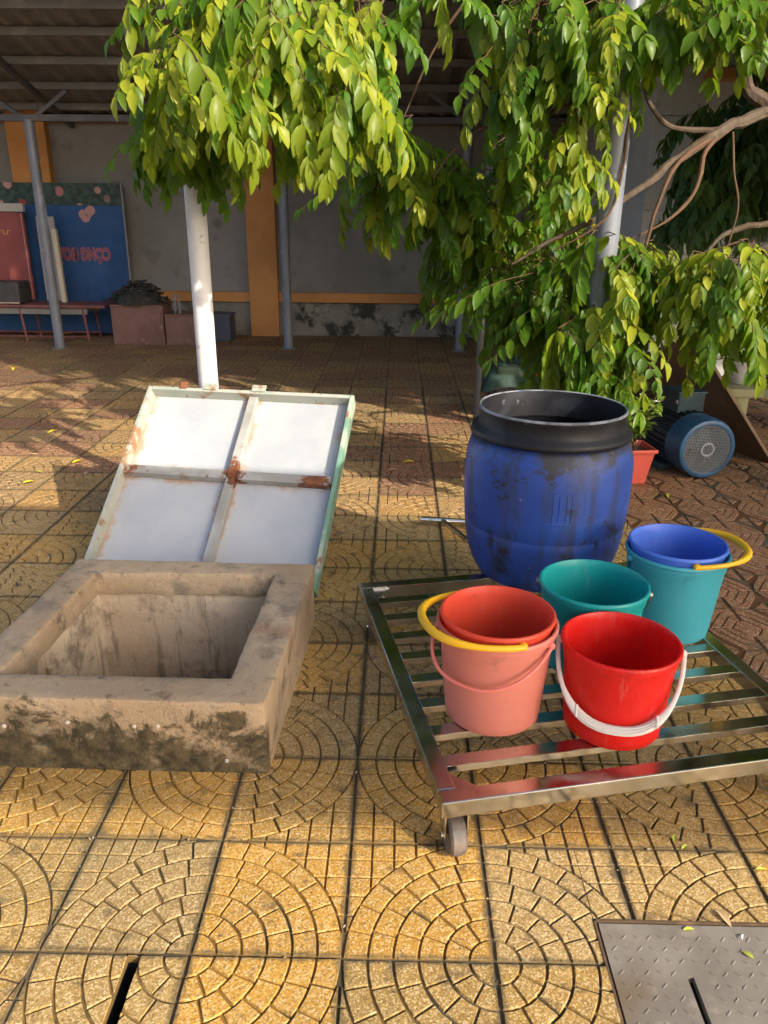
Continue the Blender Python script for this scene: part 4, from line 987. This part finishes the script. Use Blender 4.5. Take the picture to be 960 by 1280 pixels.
# (cx, cy, rx, ry, distance, count, young share: sunlit brightness put into leaf colour)
BL = [(255, 15, 70, 45, 1.95, 22, .8), (232, 80, 48, 45, 1.85, 20, 1), (320, 20, 65, 45, 1.95, 22, .8), (300, 100, 70, 50, 1.85, 24, 1), (385, 70, 55, 60, 1.92, 24, .8), (385, 130, 45, 40, 1.92, 14, .9), (455, 30, 50, 45, 2.1, 14, .3), (455, 120, 40, 50, 2.05, 16, .6),
      (212, 160, 38, 24, 2.25, 16, 0), (245, 172, 36, 24, 2.3, 14, 0), (285, 150, 40, 20, 2.3, 8, 0),
      (530, -5, 40, 20, 2.4, 7, .1), (490, 190, 45, 40, 2.4, 16, .3), (540, 220, 50, 35, 2.5, 18, .2), (475, 240, 35, 28, 2.4, 8, .3), (585, 255, 50, 45, 2.6, 20, .3), (645, 200, 40, 40, 2.55, 12, .3), (640, 75, 45, 50, 2.42, 18, .3), (675, 30, 50, 40, 2.4, 16, .3), (655, 130, 32, 40, 2.5, 8, .2),
      (620, 310, 50, 40, 2.7, 20, .2), (575, 330, 35, 35, 2.8, 10, 0), (695, 310, 50, 45, 2.6, 20, .4), (690, 245, 40, 40, 2.6, 14, .2), (700, 370, 60, 35, 2.75, 28, .2), (640, 360, 50, 32, 2.85, 24, 0), (760, 40, 45, 45, 2.35, 12, .6), (735, 130, 28, 40, 2.4, 10, .8), (715, 190, 30, 30, 2.45, 8, .7),
      (750, 320, 50, 25, 2.45, 14, .5), (800, 335, 45, 25, 2.45, 12, .6), (735, 420, 50, 28, 2.45, 26, .3), (730, 465, 38, 26, 2.55, 24, .1), (690, 400, 35, 30, 2.7, 16, 0), (770, 450, 30, 25, 2.55, 12, .2), (780, 385, 50, 25, 2.6, 12, .2),
      (890, 355, 50, 30, 2.40, 16, .6), (940, 340, 35, 40, 2.30, 12, .8), (925, 400, 35, 20, 2.35, 8, .7), (870, 15, 70, 30, 2.3, 18, .3), (935, 15, 35, 35, 2.25, 10, .4), (810, 10, 50, 25, 2.4, 10, .4), (860, 385, 30, 20, 2.6, 6, .2)]
allsp = []; rd = random.Random(21); twigs = MB()
for (cx, cy, rx, ry, Y, n, lit_share) in BL:
    k_ = 1.
    if 465 <= cx <= 705 and 180 <= cy <= 345: Y += .55; k_ = 1.12
    if cx < 470: cx -= 6
    cen = gy(cx, cy-ry*.6, Y+.06); n = int(n*1.2)
    for q in range(n):
        a, r_ = rd.uniform(0, 6.283), math.sqrt(rd.random()); Yq = Y+rd.gauss(0, .11)
        p = gy(cx+rx*r_*math.cos(a), cy+ry*r_*math.sin(a)-18, Yq)
        vi = rd.choice([2, 4, 7, 9]) if rd.random() < lit_share else rd.choice([0, 1, 3, 5, 6, 8])
        out = math.atan2(-1, rd.uniform(-1.6, 1.6)) if rd.random() < .65 else rd.uniform(0, 6.283)
        allsp.append((p, out, k_*rd.uniform(.75, 1.2), vi, rd.uniform(-.25, .25)))
        m_ = cen.lerp(p, .5)+Vector((0, 0, .03)); twigs.tube([cen, m_, p], [.003, .0025, .002], 4, cap=False)
tag(twigs.build('twigs', TWIG, tree, smooth=True, world=True), kind='stuff')
rd.shuffle(allsp); allsp.sort(key=lambda s: px(s[0])[2]-.0)
restmb, restag = MB(), []
rd2 = random.Random(4); idx = set(range(300))
for n, (p, out, sc, vi, rx) in enumerate(allsp):
    mb, ag, me = VAR[vi]
    if n in idx:
        o = link('leaf_spray', me, tree, p-TL, (rx, 0, out)); o.scale = (sc, sc, sc)
    else:
        put(restmb, restag, mb, ag, Matrix.Translation(p-TL) @ Matrix.Rotation(out, 4, 'Z') @ Matrix.Rotation(rx, 4, 'X') @ Matrix.Scale(sc, 4))
# the high crown outside the picture: it shades the shed and the rear paving
LOW = [spray(k*7+1, n=8, L=.42, ll=.20, lw=.085, droop=.9, res=2) for k in range(4)]
rd = random.Random(33); cnt = 0; tries = 0
while cnt < 2100 and tries < 30000:
    tries += 1
    d = Vector((rd.gauss(0, 1), rd.gauss(0, 1), rd.gauss(0, 1))).normalized()*(rd.random()**.4)
    p = Vector((2.5+d.x*3.4, 4.0+d.y*2.3, 4.2+d.z*1.9)) if rd.random() < .8 else Vector((3.5+d.x*1.2, 2.6+d.y*.9, 2.2+d.z*1.2)); q = px(p)
    if -60 < q[0] < 1020 and -70 < q[1] < 1300 and q[2] > 0: continue
    if p.y > 5.1 and p.z < rz_(p.y)+.3: continue
    if p.z < 1.0 or p.y+1.229*p.z < 5.3: continue
    mb, ag = rd.choice(LOW); put(restmb, restag, mb, ag, Matrix.Translation(p-TL) @ Matrix.Rotation(rd.uniform(0, 6.28), 4, 'Z') @ Matrix.Scale(rd.uniform(1.0, 1.45), 4)); cnt += 1
tag(link('crown', leafmesh('crown', restmb, restag, [LEAF, TWIG]), tree), kind='stuff')

# ---- unseen tree added beyond the right edge, its crown keeps sun off the shed
t3 = thing('added_shade_tree', 'unseen broad tree added beyond the bench to shade the shed', 'tree', (5.6, 3.2, 0)); T3 = t3.location
limb([(5.6, 3.2, -.05), (5.55, 3.2, 1.2), (5.4, 3.25, 2.4), (5.2, 3.3, 3.8), (5.1, 3.4, 5.0)], [.16, .13, .11, .08, .03], 'trunk', BARK, t3, 12)
mb3, ag3 = MB(), []; rd = random.Random(77); cnt = 0
for k in range(8):
    a = k*.8; limb([(5.3, 3.3, 2.8), (5.3+1.2*math.cos(a), 3.4+.8*math.sin(a), 3.4), (5.3+2.2*math.cos(a), 3.5+1.5*math.sin(a), 4.0)], [.05, .03, .008], 'branch', BARK, t3, 6, 2)
while cnt < 1300:
    d = Vector((rd.gauss(0, 1), rd.gauss(0, 1), rd.gauss(0, 1))).normalized()*(rd.random()**.4)
    p = Vector((5.2+d.x*2.7, 3.6+d.y*2.1, 4.0+d.z*2.0)); q = px(p)
    if (-60 < q[0] < 1020 and -70 < q[1] < 1300 and q[2] > 0) or p.z < 1.6 or (p.y > 5.5 and p.z < 3.6): continue
    if p.y+1.229*p.z < 5.3: continue
    mb, ag = rd.choice(LOW); put(mb3, ag3, mb, ag, Matrix.Translation(p-T3) @ Matrix.Rotation(rd.uniform(0, 6.28), 4, 'Z') @ Matrix.Scale(rd.uniform(1.0, 1.5), 4)); cnt += 1
tag(link('crown', leafmesh('crown', mb3, ag3, [LEAFD, TWIG]), t3), kind='stuff')

# ---- darker tree behind, against the white building
t2 = thing('dark_tree', 'darker green tree in shade against the white building', 'tree', (3.35, 4.75, 0)); T2 = t2.location
limb([(3.35, 4.75, -.05), (3.3, 4.7, 1.0), (3.2, 4.6, 1.9), (3.1, 4.5, 2.8)], [.07, .06, .05, .02], 'trunk', BARK, t2)
mb2, ag2 = MB(), []; tw2 = MB(); rd = random.Random(8)
DV = [spray(k*5+2, n=12, L=.34, ll=.13, lw=.046, droop=.7+.1*k, res=3) for k in range(4)]
for (cx, cy, rx, ry, Y, n) in [(905, 175, 45, 40, 4.3, 26), (915, 240, 50, 35, 4.3, 28), (870, 265, 35, 30, 4.35, 14), (840, 300, 22, 20, 4.4, 6), (950, 200, 40, 60, 4.3, 24), (960, 120, 30, 40, 4.3, 14), (880, 210, 30, 30, 4.4, 12)]:
    cen = gy(cx+10, cy, Y+.1); tw2.tube([(3.2, 4.6, 1.8), cen], [.012, .004], 5, cap=False)
    for q in range(n):
        a, r_ = rd.uniform(0, 6.283), math.sqrt(rd.random()); p = gy(cx+rx*r_*math.cos(a), cy+ry*r_*math.sin(a)-20, Y+rd.gauss(0, .2))
        mb, ag = rd.choice(DV); put(mb2, ag2, mb, ag, Matrix.Translation(p-T2) @ Matrix.Rotation(rd.uniform(0, 6.28), 4, 'Z'))
tag(tw2.build('branches', BARK, t2, smooth=True, world=True), kind='stuff')
tag(link('crown', leafmesh('crown', mb2, ag2, [LEAFD, TWIG]), t2), kind='stuff')

# ================================================================== FALLEN LEAVES
YL = basic('leaf_yellow', (.75, .52, .03), .55, 0, [(20, (.5, .38, .05), .5, .7)]); BRL = basic('leaf_brown', (.45, .30, .16), .7); GRL = basic('leaf_lime', (.42, .46, .05), .55); PET = basic('petal_white', (.62, .6, .56), .6)
FL = [(17, 462, 0, 'yellow fallen leaf in the dappled shade near the grey shed post'), (66, 540, 0, 'yellow fallen leaf on sunlit red paving'), (41, 568, 1, 'pale curled fallen leaf on red paving'), (97, 577, 0, 'yellow fallen leaf by the edge of the lid shadow'), (47, 590, 2, 'small lime fallen leaf on the paving joint'), (37, 604, 0, 'upright yellow fallen leaf on ochre paving'), (108, 592, 1, 'dull fallen leaf inside the lid shadow'),
      (510, 578, 0, 'bright yellow fallen leaf between the lid and the drum'), (490, 588, 1, 'pale brown fallen leaf beside the bright yellow one'), (835, 620, 2, 'dry pale leaf in front of the motor'), (843, 1047, 2, 'lime leaf scrap beside the shadow of the cart'), (856, 1058, 2, 'larger lime leaf scrap on a paving joint'), (951, 1086, 2, 'lime leaf scrap on the paving beyond the steel plate'), (861, 1161, 2, 'lime leaf scrap lying on the steel plate'), (935, 1193, 2, 'yellow green speck of leaf on the steel plate'), (929, 1171, 3, 'white petal lying on the steel plate'), (905, 1148, 1, 'brown dry leaf on the edge of the steel plate'), (163, 497, 1, 'pale fallen leaf on sunlit paving left of the lid')]
for k, (x, y, c, lab) in enumerate(FL):
    rd = random.Random(k+500); p = gz(x, y, .003); dist = (p-CAM).length; l = {0: .075, 1: .06, 2: .05, 3: .02}[c]
    if y > 1000: l = {2: .024, 1: .04, 3: .018}[c]
    b = MB(); a = rd.uniform(0, 6.28); leaflet(b, Vector((-l/2*math.cos(a), -l/2*math.sin(a), .002)), Vector((math.cos(a), math.sin(a), .12)), Vector((0, 0, 1)), l, l*.42, rd.uniform(.1, .3), n=4)
    zmin = min(v_[2] for v_ in b.v); b.v = [(u, v_, z-zmin) for u, v_, z in b.v]
    o = b.build('fallen_leaf', (YL, BRL, GRL, PET)[c], None, smooth=True); o.location = (p.x, p.y, .0006); tag(o, lab, 'leaf', 'fallen leaves on the paving')

# ---- crumbs of dry leaf and grit caught in the joints: too small to count
b = MB(); rd = random.Random(91)
for k in range(900):
    i_, j_ = rd.randint(-7, 8), rd.randint(-3, 14); u = rd.random()*T
    x, y = (i_*T+rd.gauss(0, .003), j_*T+u) if rd.random() < .5 else (i_*T+u, j_*T+rd.gauss(0, .003))
    if any(h[0]-.06 < x < h[2]+.06 and h[1]-.06 < y < h[3]+.06 for h in HOLES): continue
    q = rd.uniform(.0012, .0035); a = rd.uniform(0, 6.28); z = rd.uniform(-.004, -.001)
    P = [Vector((q*math.cos(a+t*1.57)*(1.8 if t % 2 else .8), q*math.sin(a+t*1.57)*(1.8 if t % 2 else .8), rd.uniform(0, .002))) for t in range(4)]
    b.add([(x+p.x, y+p.y, z+.003+p.z) for p in P]+[(x, y, z)], [(0,1,2,3), (1,0,4), (2,1,4), (3,2,4), (0,3,4)], k % 3)
tag(b.build('grit', [BRL, basic('grit_dark', (.06, .045, .03), .9), basic('grit_pale', (.38, .32, .22), .9)], paving), kind='stuff')
